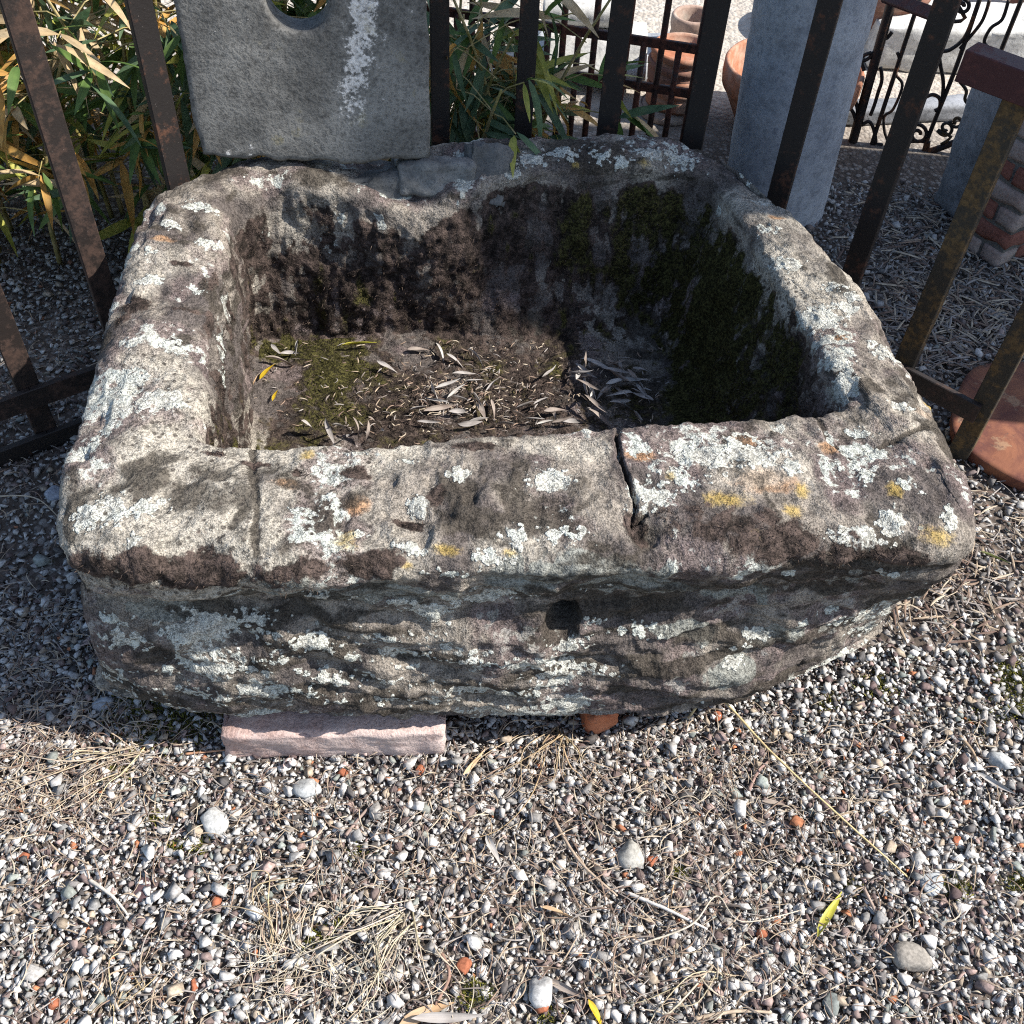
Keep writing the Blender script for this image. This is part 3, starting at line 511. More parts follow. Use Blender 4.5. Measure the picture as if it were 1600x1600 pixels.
# brick pier: every brick a part
pier = thing('brick_pier', (1.17, 2.2, 0), 'square pier of old red and limewashed bricks at the right edge', 'pier')
pc0 = atz(1556, 426, 0); ang = .62; ux = np.array([math.cos(ang), math.sin(ang), 0]); uy = np.array([-math.sin(ang), math.cos(ang), 0])
bl, bw, bh = .16, .08, .05
bricks = {}
for nm, L_ in (('s', bl), ('h', bw)):
    for k in range(4): bricks[nm, k] = rough_box((L_-.006, bw-.006, bh-.006), 3, .002, .004, 30+k, 40, .004)
W_, D_ = 3, 4      # pier about .45 x .45: bricks along both visible faces
side = .26; sidey = .13
Pm_, Fm_ = bar((pc0[0]+ux[0]*side/2+uy[0]*sidey/2, pc0[1]+ux[1]*side/2+uy[1]*sidey/2, 0), (pc0[0]+ux[0]*side/2+uy[0]*sidey/2, pc0[1]+ux[1]*side/2+uy[1]*sidey/2, bh*16-.004), side-.02, sidey-.02, ux); mesh('mortar_core', Pm_, Fm_, MORTM, pier)
cache = {}
def place_brick(kind, k, c, a, mat):
    kk = (kind, k, mat.name)
    if kk not in cache:
        P, Fc = bricks[kind, k]; me = bpy.data.meshes.new('brick'); me.from_pydata(P.tolist(), [], Fc); me.materials.append(mat); me.polygons.foreach_set('use_smooth', [True]*len(me.polygons)); cache[kk] = me
    o = bpy.data.objects.new('brick', cache[kk]); COL.objects.link(o); o.parent = pier; o.location = Vector(c)-pier.location; o.rotation_euler = (0, 0, a)
def pier_brick(L_, W_, c, a, mat, k):
    kk = (round(L_, 3), round(W_, 3), k, mat.name)
    if kk not in cache:
        P, Fc = rough_box((L_-.006, W_-.006, bh-.006), 3, .0025, .006, 30+k, 40, .005); me = bpy.data.meshes.new('brick'); me.from_pydata(P.tolist(), [], Fc); me.materials.append(mat); me.polygons.foreach_set('use_smooth', [True]*len(me.polygons)); cache[kk] = me
    o = bpy.data.objects.new('brick', cache[kk]); COL.objects.link(o); o.parent = pier; o.location = Vector(c)-pier.location; o.rotation_euler = (0, 0, a)
P0 = np.array([pc0[0], pc0[1], 0])
for r in range(16):
    z = (r+.5)*bh
    lay = [(.13, 0), (.13, .13)] if r % 2 else [(.065, 0), (.13, .065), (.065, .195)]
    for L_, x0 in lay:
        for (W_, y0) in ([(.13, 0)] if (r % 2 or x0) else [(.065, 0), (.065, .065)]):
            c3 = P0+ux*(x0+L_/2+random.uniform(-.002, .002))+uy*(y0+W_/2)-ux*random.uniform(-.002, .004)
            pier_brick(L_, W_, (c3[0], c3[1], z), ang+random.uniform(-.015, .015), BRICKP if random.random() < .4 else BRICKM, random.randrange(3))
# rusted sheet
def sheet():
    cs = [atz(1470, 690, .0), atz(1500, 592, 0), atz(1560, 580, 0), atz(1660, 590, 0), atz(1720, 700, 0), atz(1680, 800, 0), atz(1590, 775, 0), atz(1525, 735, 0)]
    P = np.array(cs); cen = P.mean(0); th = np.linspace(0, 8, 64, endpoint=False); Q = np.array([P[int(t) % 8]*(1-t % 1)+P[(int(t)+1) % 8]*(t % 1) for t in th])
    k = np.exp(-.5*(np.minimum(np.arange(64), 64-np.arange(64))/2.2)**2); k /= k.sum(); Q = np.real(np.fft.ifft(np.fft.fft(Q, axis=0)*np.fft.fft(k)[:, None], axis=0))
    V = []; 
    for s in np.linspace(0, 1, 14): 
        r = cen+(Q-cen)*s; r[:, 2] = .030+.003*(1-s*s)+.003*fbm(r*9, 2, 7); V.append(r)
    e = V[-1].copy(); e[:, 2] -= .004; e2 = cen+(e-cen)*.985; e2[:, 2] = e[:, 2]-.02; V += [e, e2]
    V = np.array(V); nr, nc = V.shape[:2]; i = np.arange(nr*nc).reshape(nr, nc); Fq = np.stack([i[:-1], np.roll(i, -1, 1)[:-1], np.roll(i, -1, 1)[1:], i[1:]], -1).reshape(-1, 4)
    o = mesh('rusted_sheet', V.reshape(-1, 3), Fq, RUSTM, None, True, (cen[0], cen[1], 0)); tag(o, 'rusty orange-red metal sheet lying on the gravel at the right', 'metal sheet')
sheet()
# terracotta pots
def pot(name, cx, cy, z0, h, r, mat, label, rim=.03, taper=.72, parent=None, group=None, rid=0):
    t = .014; prof = [(0.001, z0+.001), (r*taper, z0), (r*taper+.004, z0+.01)]
    for k in range(1, 9): u = k/9; prof.append((r*taper+(r*.93-r*taper)*u+.004, z0+(h-rim)*u))
    prof += [(r*.93, z0+h-rim), (r-.004, z0+h-rim+.004), (r, z0+h-rim*.6), (r, z0+h-.006), (r-.004, z0+h), (r-t+.003, z0+h), (r-t, z0+h-.006), (r*.93-t, z0+h*.5), (r*taper-t, z0+.03), (.001, z0+.03)]
    V, Fc = lathe(prof, 56, cx, cy); V = V+.0015*np.stack([fbm(V*12, 2, s+rid) for s in (1, 2, 3)], -1)
    o = mesh(name, V, Fc, mat, None, True, (cx, cy, z0)); fix_normals(o); return tag(o, label, 'pot', group)
ps = atz(1042, 206, 0); cx, cy = ps[0]+.02, 2.82
rimp = aty(1056, 75, cy); zt = rimp[2]; rr_ = 52*depth(rimp)/F
# pale drum carrying the stack
V, Fc = lathe([(.001, 0), (rr_*.86, 0), (rr_*.9, .006), (rr_*.86, .03), (rr_*.84, zt-.17), (rr_*.8, zt-.155), (.001, zt-.155)], 48, cx-.015, cy); o = mesh('stone_drum', V, Fc, TERP, None, True, (cx-.015, cy, 0)); tag(o, 'pale stone drum carrying the stack of terracotta pots', 'drum')
labs = ['lowest terracotta pot of the nested stack on the pale drum', 'third terracotta pot down in the nested stack', 'second terracotta pot down in the nested stack', 'topmost open terracotta pot of the nested stack']
for k in range(4): pot('terracotta_pot', cx+.006*(k % 2), cy+.004*k, zt-.152+.031*k, .06, rr_*(.93+.023*k), TERM if k != 2 else TERD, labs[k], .024, .9, group='nested pots behind the grid gate', rid=k)
q = aty(1087, 22, 3.15); pot('terracotta_pot', q[0], 3.15, 0, q[2], 37*depth(q)/F, TERP, 'pale weathered pot standing behind the nested terracotta stack', .05, .8, rid=11)
q = aty(1238, 118, 2.78); pot('terracotta_pot', q[0], 2.78, 0, q[2]+.03, 108*depth(q)/F, TERM, 'big terracotta jar half hidden behind the blue-grey column', .07, .62, rid=12)
q = aty(1330, 45, 3.3); pot('terracotta_pot', q[0]+.06, 3.42, 0, .20, .19, TERD, 'low dark terracotta bowl behind the scrolled iron gate', .05, .7, rid=13)
q = atz(1590, 30, 0); pot('terracotta_pot', q[0]+.1, q[1], 0, .26, .17, TERD, 'brown terracotta planter at the top right corner', .06, .75, rid=14)
# marble pieces
def moulding(label, px0, px1, py, Y, z0, prof, mat, name='marble_moulding'):
    a = aty(px0, py, Y); b = aty(px1, py, Y); Ls = b[0]-a[0]; n = 40; V = []
    for i in range(n+1):
        for (yy, zz) in prof: V.append((a[0]+Ls*i/n, Y+yy, z0+zz))
    V = np.array(V); V += .003*np.stack([fbm(V*15, 3, s) for s in (4, 5, 6)], -1); m_ = len(prof)
    Fc = [(i*m_+j, i*m_+(j+1) % m_, (i+1)*m_+(j+1) % m_, (i+1)*m_+j) for i in range(n) for j in range(m_)]+[tuple(range(m_-1, -1, -1)), tuple(n*m_+j for j in range(m_))]
    o = mesh(name, V, Fc, mat, None, True, (a[0]+Ls/2, Y, z0)); fix_normals(o); tag(o, label, 'stone')
pz = aty(900, 95, 2.95)[2]
moulding('low grey rendered plinth under the white moulding behind the grid gate', 835, 1075, 140, 2.95, 0, [(0, 0), (0, pz-.03), (.3, pz-.03), (.3, 0)], PLASM, 'plinth')
moulding('white marble moulding with stepped profile behind the grid gate', 850, 1010, 95, 2.92, pz-.028, [(-.01, 0), (-.03, .015), (-.03, .04), (0, .05), (.0, .075), (.02, .085), (.02, .10), (.15, .10), (.15, 0)], MARBM)
moulding('pale rough stone lying on top of the white moulding', 846, 985, 48, 3.0, pz+.074, [(0, 0), (-.015, .03), (.0, .06), (.04, .075), (.13, .07), (.15, 0)], MARBM, 'rough_stone')
c = atz(1440, 20, 0)
block('stone_plinth', (c[0]+.0, c[1]-.35, .07), (.55, .22, .14), .05, (0, 0), MARBM, 'pale stone plinth in the sunlit yard behind the scrolled gate', 'stone', seed=31, n=12, amp=.006)
c = atz(1400, 205, 0); block('timber_sill', (c[0]-.05, c[1]+.06, .025), (.62, .07, .05), .22, (0, 0), COL2M, 'low grey stone kerb lying behind the scrolled gate', 'kerb', seed=33, n=12, amp=.004).name = 'kerb_stone'
c = atz(1380, 25, 0); block('pink_rubble', (c[0]-.02, c[1]+.1, .12), (.3, .2, .24), .4, (.1, 0), PINKM, 'pinkish rubble block in sun behind the bowl', 'stone', seed=35, n=12, amp=.012)
c = atz(1590, 10, 0); block('pink_rubble', (c[0]+.25, c[1]+.55, .15), (.5, .3, .3), .2, (.0, 0), PINKM, 'sunlit pinkish stone block behind the corner planter', 'stone', seed=36, n=12, amp=.012)
# grid gate
gp = aty(844, 40, 2.5); zu = gp[2]; gq = atz(1110, 80, zu); zl = onplane(846, 110, gp, np.cross(gq-gp, (0, 0, 1.0)))[2]
gn = np.cross(gq-gp, (0, 0, 1.0)); gd = (gq-gp)/np.linalg.norm(gq-gp)
gate = thing('grid_gate', (gp[0], gp[1], 0), 'thin rusty iron gate of close bars between the bamboo and the pots', 'gate')
pL, pR = gp-gd*.42, gq-gd*.03
for zz in (zu, zl, .05):
    Vb, Fb = bar((pL[0], pL[1], zz), (pR[0], pR[1], zz), .022, .010, (0, 0, 1)); mesh('rail', Vb, Fb, GRIDI, gate)
for k, xx in enumerate([640, 665, 690, 714, 738, 762, 786, 810, 834, 857, 881, 905, 930, 956, 981, 1007, 1035, 1062, 1092]):
    yy = 40+(xx-844)*.15; q = onplane(xx, yy, gp, gn); full = k % 2 == 0
    Vb, Fb = tube([(q[0], q[1], .0), (q[0], q[1], zu*.5), (q[0], q[1], 1.1 if full else zu)], .0078, 8); mesh('bar', Vb, Fb, GRIDI, gate, True)
# scrolled wrought-iron gate
sp = np.array([.92, 2.72, 0]); sn = np.array([-.12, -1.0, 0]); sg = thing('wrought_iron_gate', (1.0, 2.72, 0), 'scrolled wrought-iron gate leaning in the yard behind the column', 'gate')
def sp3(pts): return np.array([onplane(x, y, sp, sn) for x, y in pts])
def smoothline(P, k=6):
    P = np.asarray(P, float); out = []
    for i in range(len(P)-1):
        p0, p1, p2, p3 = P[max(i-1, 0)], P[i], P[i+1], P[min(i+2, len(P)-1)]
        for j in range(k): u = j/k; out.append(.5*((2*p1)+(-p0+p2)*u+(2*p0-5*p1+4*p2-p3)*u*u+(-p0+3*p1-3*p2+p3)*u**3))
    return np.array(out+[P[-1]])
def scr(name, pts, r=.0055, k=6, mat=SCRI): Vb, Fb = tube(smoothline(sp3(pts), k), r, 7); mesh(name, Vb, Fb, mat, sg, True)
scr('stile', [(1400, -20), (1362, 115), (1322, 260), (1298, 345)], .013)
scr('stile', [(1440, -10), (1400, 110), (1358, 238)], .006); scr('stile', [(1534, -10), (1492, 110), (1452, 210), (1440, 250)], .006); scr('stile', [(1600, -10), (1548, 120), (1512, 216)], .006)
scr('bottom_rail', [(1290, 262), (1350, 245), (1444, 238), (1515, 214), (1570, 205)], .009)
spi = lambda cx, cy, r0, r1, a0, tr, n=26: [(cx+(r0+(r1-r0)*i/n)*math.cos(a0+tr*2*math.pi*i/n), cy+(r0+(r1-r0)*i/n)*math.sin(a0+tr*2*math.pi*i/n)) for i in range(n+1)]
scr('scroll', spi(1434, 210, 4, 19, 0, -1.6)+[(1452, 222), (1440, 246), (1418, 248), (1404, 236)], .005, 2)
scr('scroll', spi(1503, 10, 3, 14, 0, -1.4)+[(1508, 28), (1490, 34), (1474, 28)], .005, 2)
scr('scroll', [(1440, 156), (1456, 148), (1468, 154), (1468, 168), (1460, 173)], .005); scr('scroll', [(1467, 80), (1484, 78), (1506, 60), (1520, 30)], .005); scr('scroll', [(1467, 85), (1470, 105), (1474, 130), (1472, 160)], .005)
scr('scroll', [(1320, 142), (1334, 152), (1340, 175), (1336, 195)], .005); scr('scroll', [(1325, 165), (1334, 178), (1338, 198)], .005); scr('scroll', [(1376, 105), (1378, 125), (1372, 145), (1366, 165), (1360, 180)], .005)
scr('scroll', [(1402, 82), (1406, 98), (1400, 116), (1410, 134), (1396, 170), (1382, 182), (1382, 205), (1388, 222)], .004); scr('scroll', [(1346, 196), (1358, 190), (1366, 205), (1368, 225), (1360, 238)], .005)
scr('scroll', spi(1478, 200, 3, 13, 1, 1.3)+[(1486, 214), (1470, 226)], .0045, 2, IRONG); scr('scroll', spi(1495, 190, 3, 10, 2, 1.2), .0045, 2, IRONG); scr('scroll', [(1500, 128), (1510, 142), (1508, 156), (1518, 172), (1514, 194), (1502, 212)], .0045, 6, IRONG)
scr('scroll', spi(1360, 258, 3, 12, 0, 1.3), .005, 2); scr('scroll', spi(1312, 250, 3, 12, 2, -1.3), .005, 2); scr('scroll', spi(1372, 238, 3, 13, 4, 1.2), .005, 2); scr('scroll', [(1576, 0), (1566, 30), (1548, 44), (1538, 66), (1550, 78)], .0045); scr('scroll', [(1500, 76), (1530, 40), (1540, 20), (1546, 0)], .0045)
scr('scroll', [(1376, 46), (1384, 60), (1394, 50)], .005); scr('scroll', [(1322, 92), (1352, 94), (1368, 78), (1376, 60)], .005); scr('scroll', [(1350, 110), (1346, 90), (1362, 82)], .005)
# added shade caster: unseen wall out of frame, shading the ground behind the fence
Vw, Fw = bar((2.35, 2.06, 0), (2.35, 2.06, 3.40), 1.12, .35, (0, 1, 0), .02); o = mesh('wall', Vw, Fw, PLASM, None, False, (2.35, 2.06, 0)); tag(o, 'added unseen grey wall beyond the right edge, casting shade behind the fence', 'wall')

# ------------------------------------------------------------------ bamboo
LEAFM = [mat_leaf('bamboo_green', (.07, .125, .03), (.11, .175, .045)), mat_leaf('bamboo_blue_green', (.06, .11, .055), (.11, .165, .085)), mat_leaf('bamboo_orange', (.42, .21, .045), (.50, .30, .09), (.25, .12, .04)), mat_leaf('bamboo_straw', (.42, .30, .16), (.52, .40, .24), (.28, .18, .09)), mat_leaf('bamboo_lime', (.26, .27, .045), (.36, .34, .08))]
CULMM = mat_leaf('bamboo_culm', (.20, .17, .05), (.34, .27, .13), None, 0.0)
def leafgeo(Ln, Wd, droop, fold, n=7, curl=0.0, tip=1.0):
    V = []; 
    for i in range(n+1):
        u = i/n; wv = Wd/2*max(.02, (math.sin(math.pi*min(1, u**.75*.98+.02))**.85)) if 0 < i < n else Wd*.03
        y = Ln*u; z = -droop*Ln*u*u; tw = curl*u
        for s in (-1, 0, 1):
            x = s*wv*math.cos(fold); zz = z+abs(s)*wv*math.sin(fold); V.append((x*math.cos(tw)-(zz-z)*math.sin(tw), y, z+x*math.sin(tw)+(zz-z)*math.cos(tw)))
    Fc = [(i*3+j, i*3+j+1, (i+1)*3+j+1, (i+1)*3+j) for i in range(n) for j in (0, 1)]
    return np.array(V), Fc
LV = [leafgeo(*a) for a in [(.115, .017, .12, .25), (.095, .016, .3, .15, 7, .5), (.13, .019, .2, .3, 7, -.4), (.10, .014, .05, .1, 7, .3), (.12, .018, .45, .2, 7, .2)]]
lmesh = {}
def leafmesh(v, m_):
    if (v, m_) not in lmesh:
        me = bpy.data.meshes.new('leaf'); me.from_pydata(LV[v][0].tolist(), [], LV[v][1]); me.materials.append(LEAFM[m_]); me.polygons.foreach_set('use_smooth', [True]*len(me.polygons)); lmesh[v, m_] = me
    return lmesh[v, m_]
def bamboo(label, culms, h, wts, nleaf_obj, spread, seed, dead=0):
    rs = random.Random(seed); bx = np.mean([c[0] for c in culms]); by = np.mean([c[1] for c in culms]); root = thing('bamboo', (bx, by, 0), label, 'bamboo', 'bamboo behind the fence')
    lv = []
    for (x, y) in culms:
        hh = h*rs.uniform(.75, 1.15); lx, ly = rs.gauss(0, .12), rs.gauss(-.03, .10); pts = [np.array([x+lx*u*u, y+ly*u*u, hh*u]) for u in np.linspace(0, 1, 8)]
        Vb, Fb = tube(pts, np.linspace(.006, .0025, 8), 6); mesh('culm', Vb, Fb, CULMM, root, True)
        for k in range(int(11*spread)):
            u = rs.uniform(.22, 1); p = pts[min(7, int(u*7))]+np.array([0, 0, rs.uniform(-.03, .03)]); a = rs.uniform(0, 2*math.pi); l = rs.uniform(.05, .16)
            q = p+np.array([math.cos(a)*l, math.sin(a)*l, rs.uniform(-.02, .07)]); Vb, Fb = tube([p, (p+q)/2+np.array([0, 0, .01]), q], .0014, 4); lv_c = rs.choices(range(5), wts)[0]
            mesh('twig', Vb, Fb, CULMM, root)
            for j in range(rs.randint(3, 6)): lv.append((q+np.array([rs.gauss(0, .008)]*3), a+rs.gauss(0, .75), rs.gauss(-.25, .5), rs.uniform(.75, 1.25), lv_c if rs.random() < .6 else rs.choices(range(5), wts)[0], rs.randrange(5), rs.gauss(0, .7)))
    def pk(l): 
        a, b, c = proj(np.array(l[0])); return (0 if -40 < a < 1640 and -40 < b < 700 else 9)+c
    lv.sort(key=pk); rest = {i: [[], []] for i in range(5)}
    for i, (q, a, pit, sc, m_, v, rl) in enumerate(lv):
        Mx = Matrix.Translation(Vector(q)-root.location) @ Matrix.Rotation(a-math.pi/2, 4, 'Z') @ Matrix.Rotation(pit, 4, 'X') @ Matrix.Rotation(rl, 4, 'Y') @ Matrix.Scale(sc, 4)
        if i < nleaf_obj:
            o = bpy.data.objects.new('leaf', leafmesh(v, m_)); COL.objects.link(o); o.parent = root; o.matrix_local = Mx
        else:
            P = np.array([(Mx @ Vector(p))[:] for p in LV[v][0]])+np.array(root.location); n0 = sum(len(z) for z in rest[m_][0]); rest[m_][0].append(P); rest[m_][1] += [tuple(i_+n0 for i_ in f) for f in LV[v][1]]
    for m_ in range(5):
        if rest[m_][0]: o = mesh('foliage', np.concatenate(rest[m_][0]), rest[m_][1], LEAFM[m_], root, True); tag(o, kind='stuff')
rs = random.Random(3)
bamboo('leggy bamboo with many tan and orange leaves at the far left', [(rs.uniform(-1.6, -.98), rs.uniform(1.85, 2.45)) for _ in range(24)], .78, (2.4, 2.4, 3.8, 4.2, 2.4), 290, 1.7, 5)
bamboo('dense green and orange bamboo left of the holed slab', [(rs.uniform(-1.0, -.5), rs.uniform(1.95, 2.4)) for _ in range(20)], .80, (4, 4, 2.6, 1.8, 1.8), 290, 1.5, 6)
bamboo('low green bamboo tuft between the slab and the grid gate', [(rs.uniform(-.30, -.02), rs.uniform(1.98, 2.2)) for _ in range(14)], .55, (4, 4.5, 1.5, 1.2, 1.6), 280, 1.3, 8)

# ------------------------------------------------------------------ gravel
def ico(sub):
    bm = bmesh.new(); bmesh.ops.create_icosphere(bm, subdivisions=sub, radius=1); V = np.array([v.co[:] for v in bm.verts]); Fc = np.array([[v.index for v in f.verts] for f in bm.faces]); bm.free(); return V, Fc
def stone_protos(npts, n, seed, flat=(.45, .8)):
    r = np.random.default_rng(seed); out = []
    for k in range(n):
        p = r.normal(size=(npts, 3)); p /= np.linalg.norm(p, axis=1)[:, None]; p *= r.uniform(.7, 1, (npts, 1)); p *= np.array([1, r.uniform(.6, .95), r.uniform(*flat)])
        bm = bmesh.new(); [bm.verts.new(q) for q in p]; h = bmesh.ops.convex_hull(bm, input=bm.verts); dead = [g_ for g_ in set(h['geom_interior']+h['geom_unused']) if isinstance(g_, bmesh.types.BMVert)]; bmesh.ops.delete(bm, geom=dead, context='VERTS')
        bm.verts.index_update(); out.append((np.array([v.co[:] for v in bm.verts]), np.array([[v.index for v in f.verts] for f in bm.faces]))); bm.free()
    return out
PAL = [((.53, .51, .48), 40), ((.45, .43, .405), 24), ((.61, .595, .565), 11), ((.27, .265, .255), 14), ((.17, .16, .155), 8), ((.13, .093, .088), 9), ((.22, .165, .15), 8), ((.37, .30, .225), 9), ((.25, .27, .245), 5), ((.42, .17, .085), .9), ((.085, .08, .078), 6), ((.38, .28, .25), 4)]
pc_ = np.array([p[0] for p in PAL]); pw = np.array([p[1] for p in PAL]); pw = pw/pw.sum()
BTP = BT*np.array([.97, .97])+CEN*.03
def inpoly(P, poly):
    x, y = P[:, 0], P[:, 1]; ins = np.zeros(len(P), bool); j = len(poly)-1
    for i in range(len(poly)):
        xi, yi = poly[i]; xj, yj = poly[j]; c = ((yi > y) != (yj > y)) & (x < (xj-xi)*(y-yi)/(yj-yi+1e-12)+xi); ins ^= c; j = i
    return ins
POLY = BT[::100]*.86+CEN*.14
def scatter(x0, x1, y0, y1, sp):
    gx, gy = np.meshgrid(np.arange(x0, x1, sp), np.arange(y0, y1, sp)); P = np.c_[gx.ravel(), gy.ravel()]+rng.uniform(-.6, .6, (gx.size, 2))*sp
    P = P[~inpoly(P, POLY)]; c3 = np.c_[P, np.zeros(len(P))]; px, py, _ = proj(c3); keep = (px > -160) & (px < 1760) & (py > 150) & (py < 1760); return P[keep]
def stones(P, size, protos, Fc, zlift):
    k = len(P); pid = rng.integers(0, len(protos), k); q = rng.uniform(0, 2*np.pi, k); tl = rng.normal(0, .24, (k, 2))
    ci = rng.choice(len(pc_), k, p=pw); cc = pc_[ci]*rng.uniform(.72, 1.15, (k, 1))
    dirt = np.clip(.5+.9*fbm(np.c_[P*2.2, P[:, :1]*0], 3, 301), 0, 1)[:, None]*.16; cc = cc*(1-dirt)+np.array([.20, .155, .125])*dirt
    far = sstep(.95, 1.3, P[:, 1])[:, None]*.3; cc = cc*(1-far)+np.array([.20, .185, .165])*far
    Vs, Fs, Cs, off = [], [], [], 0
    for pi, (pv, pf) in enumerate(protos):
        sel = np.where(pid == pi)[0]; m_ = len(sel)
        if not m_: continue
        A = pv[None]*size[sel][:, None, None]; t0, t1 = tl[sel, :1], tl[sel, 1:]; cz, sz = np.cos(q[sel])[:, None], np.sin(q[sel])[:, None]
        y = A[..., 1]*np.cos(t0)-A[..., 2]*np.sin(t0); z = A[..., 1]*np.sin(t0)+A[..., 2]*np.cos(t0); x = A[..., 0]; x2 = x*np.cos(t1)+z*np.sin(t1); z2 = -x*np.sin(t1)+z*np.cos(t1)
        X = x2*cz-y*sz+P[sel, :1]; Y = x2*sz+y*cz+P[sel, 1:2]; Z = z2+zlift[sel][:, None]; nv = len(pv)
        Vs.append(np.stack([X, Y, Z], -1).reshape(-1, 3)); Fs.append((pf[None]+(np.arange(m_)*nv)[:, None, None]).reshape(-1, 3)+off); Cs.append(np.repeat(cc[sel], nv, 0)); off += m_*nv
    return np.concatenate(Vs), np.concatenate(Fs), np.concatenate(Cs)
S1, F1 = stone_protos(7, 40, 1), None; S2, F2 = stone_protos(8, 50, 2, (.28, .5))+stone_protos(11, 40, 3, (.3, .55)), None
parts = []
def add(P, med, sg, protos, Fc, lo, hi, sink):
    s = np.clip(med*np.exp(rng.normal(0, sg, len(P))), lo, hi); z = s*sink+np.abs(rng.normal(0, .0015, len(P)))+.004*fbm(np.c_[P*6, P[:, :1]*0], 2, 305); parts.append(stones(P, s, protos, Fc, z))
near = scatter(-.95, .95, .18, 1.0, .0064); add(near, .0045, .32, S1, F1, .002, .008, .5); pass
near2 = scatter(-.95, .95, .18, 1.0, .0100); near2 = near2[rng.uniform(size=len(near2)) < .9]; add(near2, .0076, .28, S2, F2, .004, .0125, .6); near4 = scatter(-.95, .95, .18, 1.0, .030); near4 = near4[rng.uniform(size=len(near4)) < .7]; add(near4, .0115, .2, S2, F2, .008, .017, .75)
near3 = scatter(-.95, .95, .18, 1.0, .06); near3 = near3[rng.uniform(size=len(near3)) < .6]; add(near3, .0130, .2, S2, F2, .010, .019, .9)
mid = np.concatenate([scatter(-1.35, -.55, 1.0, 2.1, .0115), scatter(.45, 1.5, 1.0, 2.5, .0115)]); add(mid, .0062, .4, S1, F1, .003, .016, .45)
mid2 = np.concatenate([scatter(-1.3, -.55, 1.0, 1.9, .034), scatter(.45, 1.4, 1.0, 2.3, .034)]); add(mid2, .010, .3, S2, F2, .006, .02, .6)
o_ = 0; Vs, Fs, Cs = [], [], []
for V_, F_, C_ in parts: Vs.append(V_); Fs.append(F_+o_); Cs.append(C_); o_ += len(V_)
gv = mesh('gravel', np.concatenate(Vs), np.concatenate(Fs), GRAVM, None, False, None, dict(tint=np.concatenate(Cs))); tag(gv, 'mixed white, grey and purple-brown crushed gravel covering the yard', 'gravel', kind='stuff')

# individual larger stones that stand out
def big_stone(name, px, py, rpx, col, label, cat='stone', flat=.6, group=None):
    c = atz(px, py, 0.012); r = rpx*depth(c)/F; V, Fc = ico(3); r_ = np.random.default_rng(int(px*7+py)); pn = r_.normal(size=(8, 3)); pn /= np.linalg.norm(pn, axis=1)[:, None]; pd = r_.uniform(.5, .85, 8); dd = V@pn.T
    rad = np.minimum(np.min(np.where(dd > .05, pd/np.maximum(dd, .05), 9), 1), 1.05); P = V*rad[:, None]; P *= np.array([1, .85, flat])*r*1.3; P = P+V*(.03*r*fbm(V*3+px, 3, 5))[:, None]; P = rotz(P, r_.uniform(0, 6))+np.array([c[0], c[1], r*flat*.55+.004])
    o = mesh(name, P, Fc, GRAVM, None, False, (c[0], c[1], 0), dict(tint=np.tile(np.array(col)*.72, (len(P), 1)))); return tag(o, label, cat, group)
big_stone('pale_stone', 481, 1228, 19, (.50, .51, .50), 'rounded pale grey stone just right of the striped snail shell')
big_stone('pale_stone', 333, 1282, 20, (.52, .52, .50), 'angular pale stone lying left below the pink block')
big_stone('pale_stone', 160, 1095, 13, (.46, .48, .50), 'pale bluish stone in shade under the trough\'s left corner')
big_stone('purple_stone', 220, 1387, 17, (.12, .075, .08), 'flat dark purple stone left of the straw tuft', flat=.4)
big_stone('pale_stone', 845, 1545, 22, (.54, .53, .51), 'white angular stone near the bottom edge centre')
big_stone('pale_stone', 985, 1335, 20, (.47, .45, .40), 'cream speckled stone below the bent dry stalk')
big_stone('pale_stone', 1455, 1378, 18, (.50, .52, .52), 'flat white stone in the right foreground', flat=.4)
big_stone('grey_stone', 1425, 1500, 24, (.33, .30, .26), 'grey-brown stone in the lower right foreground')
big_stone('pale_stone', 50, 1520, 17, (.48, .46, .43), 'pale grey stone at the lower left edge')
big_stone('pale_stone', 1568, 1188, 17, (.50, .51, .50), 'pale grey stone beside the right edge in sun')
big_stone('grey_stone', 1300, 1568, 15, (.25, .27, .25), 'smooth greenish-grey stone at the bottom edge right')
big_stone('pale_stone', 84, 768, 13, (.42, .45, .50), 'pale blue stone under the lower fence rail')
for px, py, rp, lb in [(335, 1408, 9, 'orange brick chip left of the large straw fan'), (35, 1337, 8, 'orange brick chip at the left edge below the straw tuft'), (535, 1205, 7, 'orange brick chip just right of the rounded pale stone'), (725, 1508, 11, 'dark red brick chip right of the large straw fan'), (82, 1568, 9, 'orange brick chip in the lower left corner'), (848, 1572, 10, 'orange-red chip under the white angular stone at the bottom'), (1018, 1342, 9, 'rust-red chip right of the cream speckled stone'), (1497, 1310, 7, 'tiny orange chip above the flat white stone at right'), (1190, 1456, 8, 'orange chip between the looping rootlet and yellow leaf'), (655, 1202, 8, 'orange chip below the right end of the pink block'), (1122, 1117, 8, 'red chip under the bend of the long dry stalk'), (302, 1538, 8, 'orange chip right of the thin dry grass at lower left')]:
    big_stone('brick_chip', px, py, rp, (.42, .15, .08), lb, 'brick chip', .7, 'orange brick chips in the gravel')

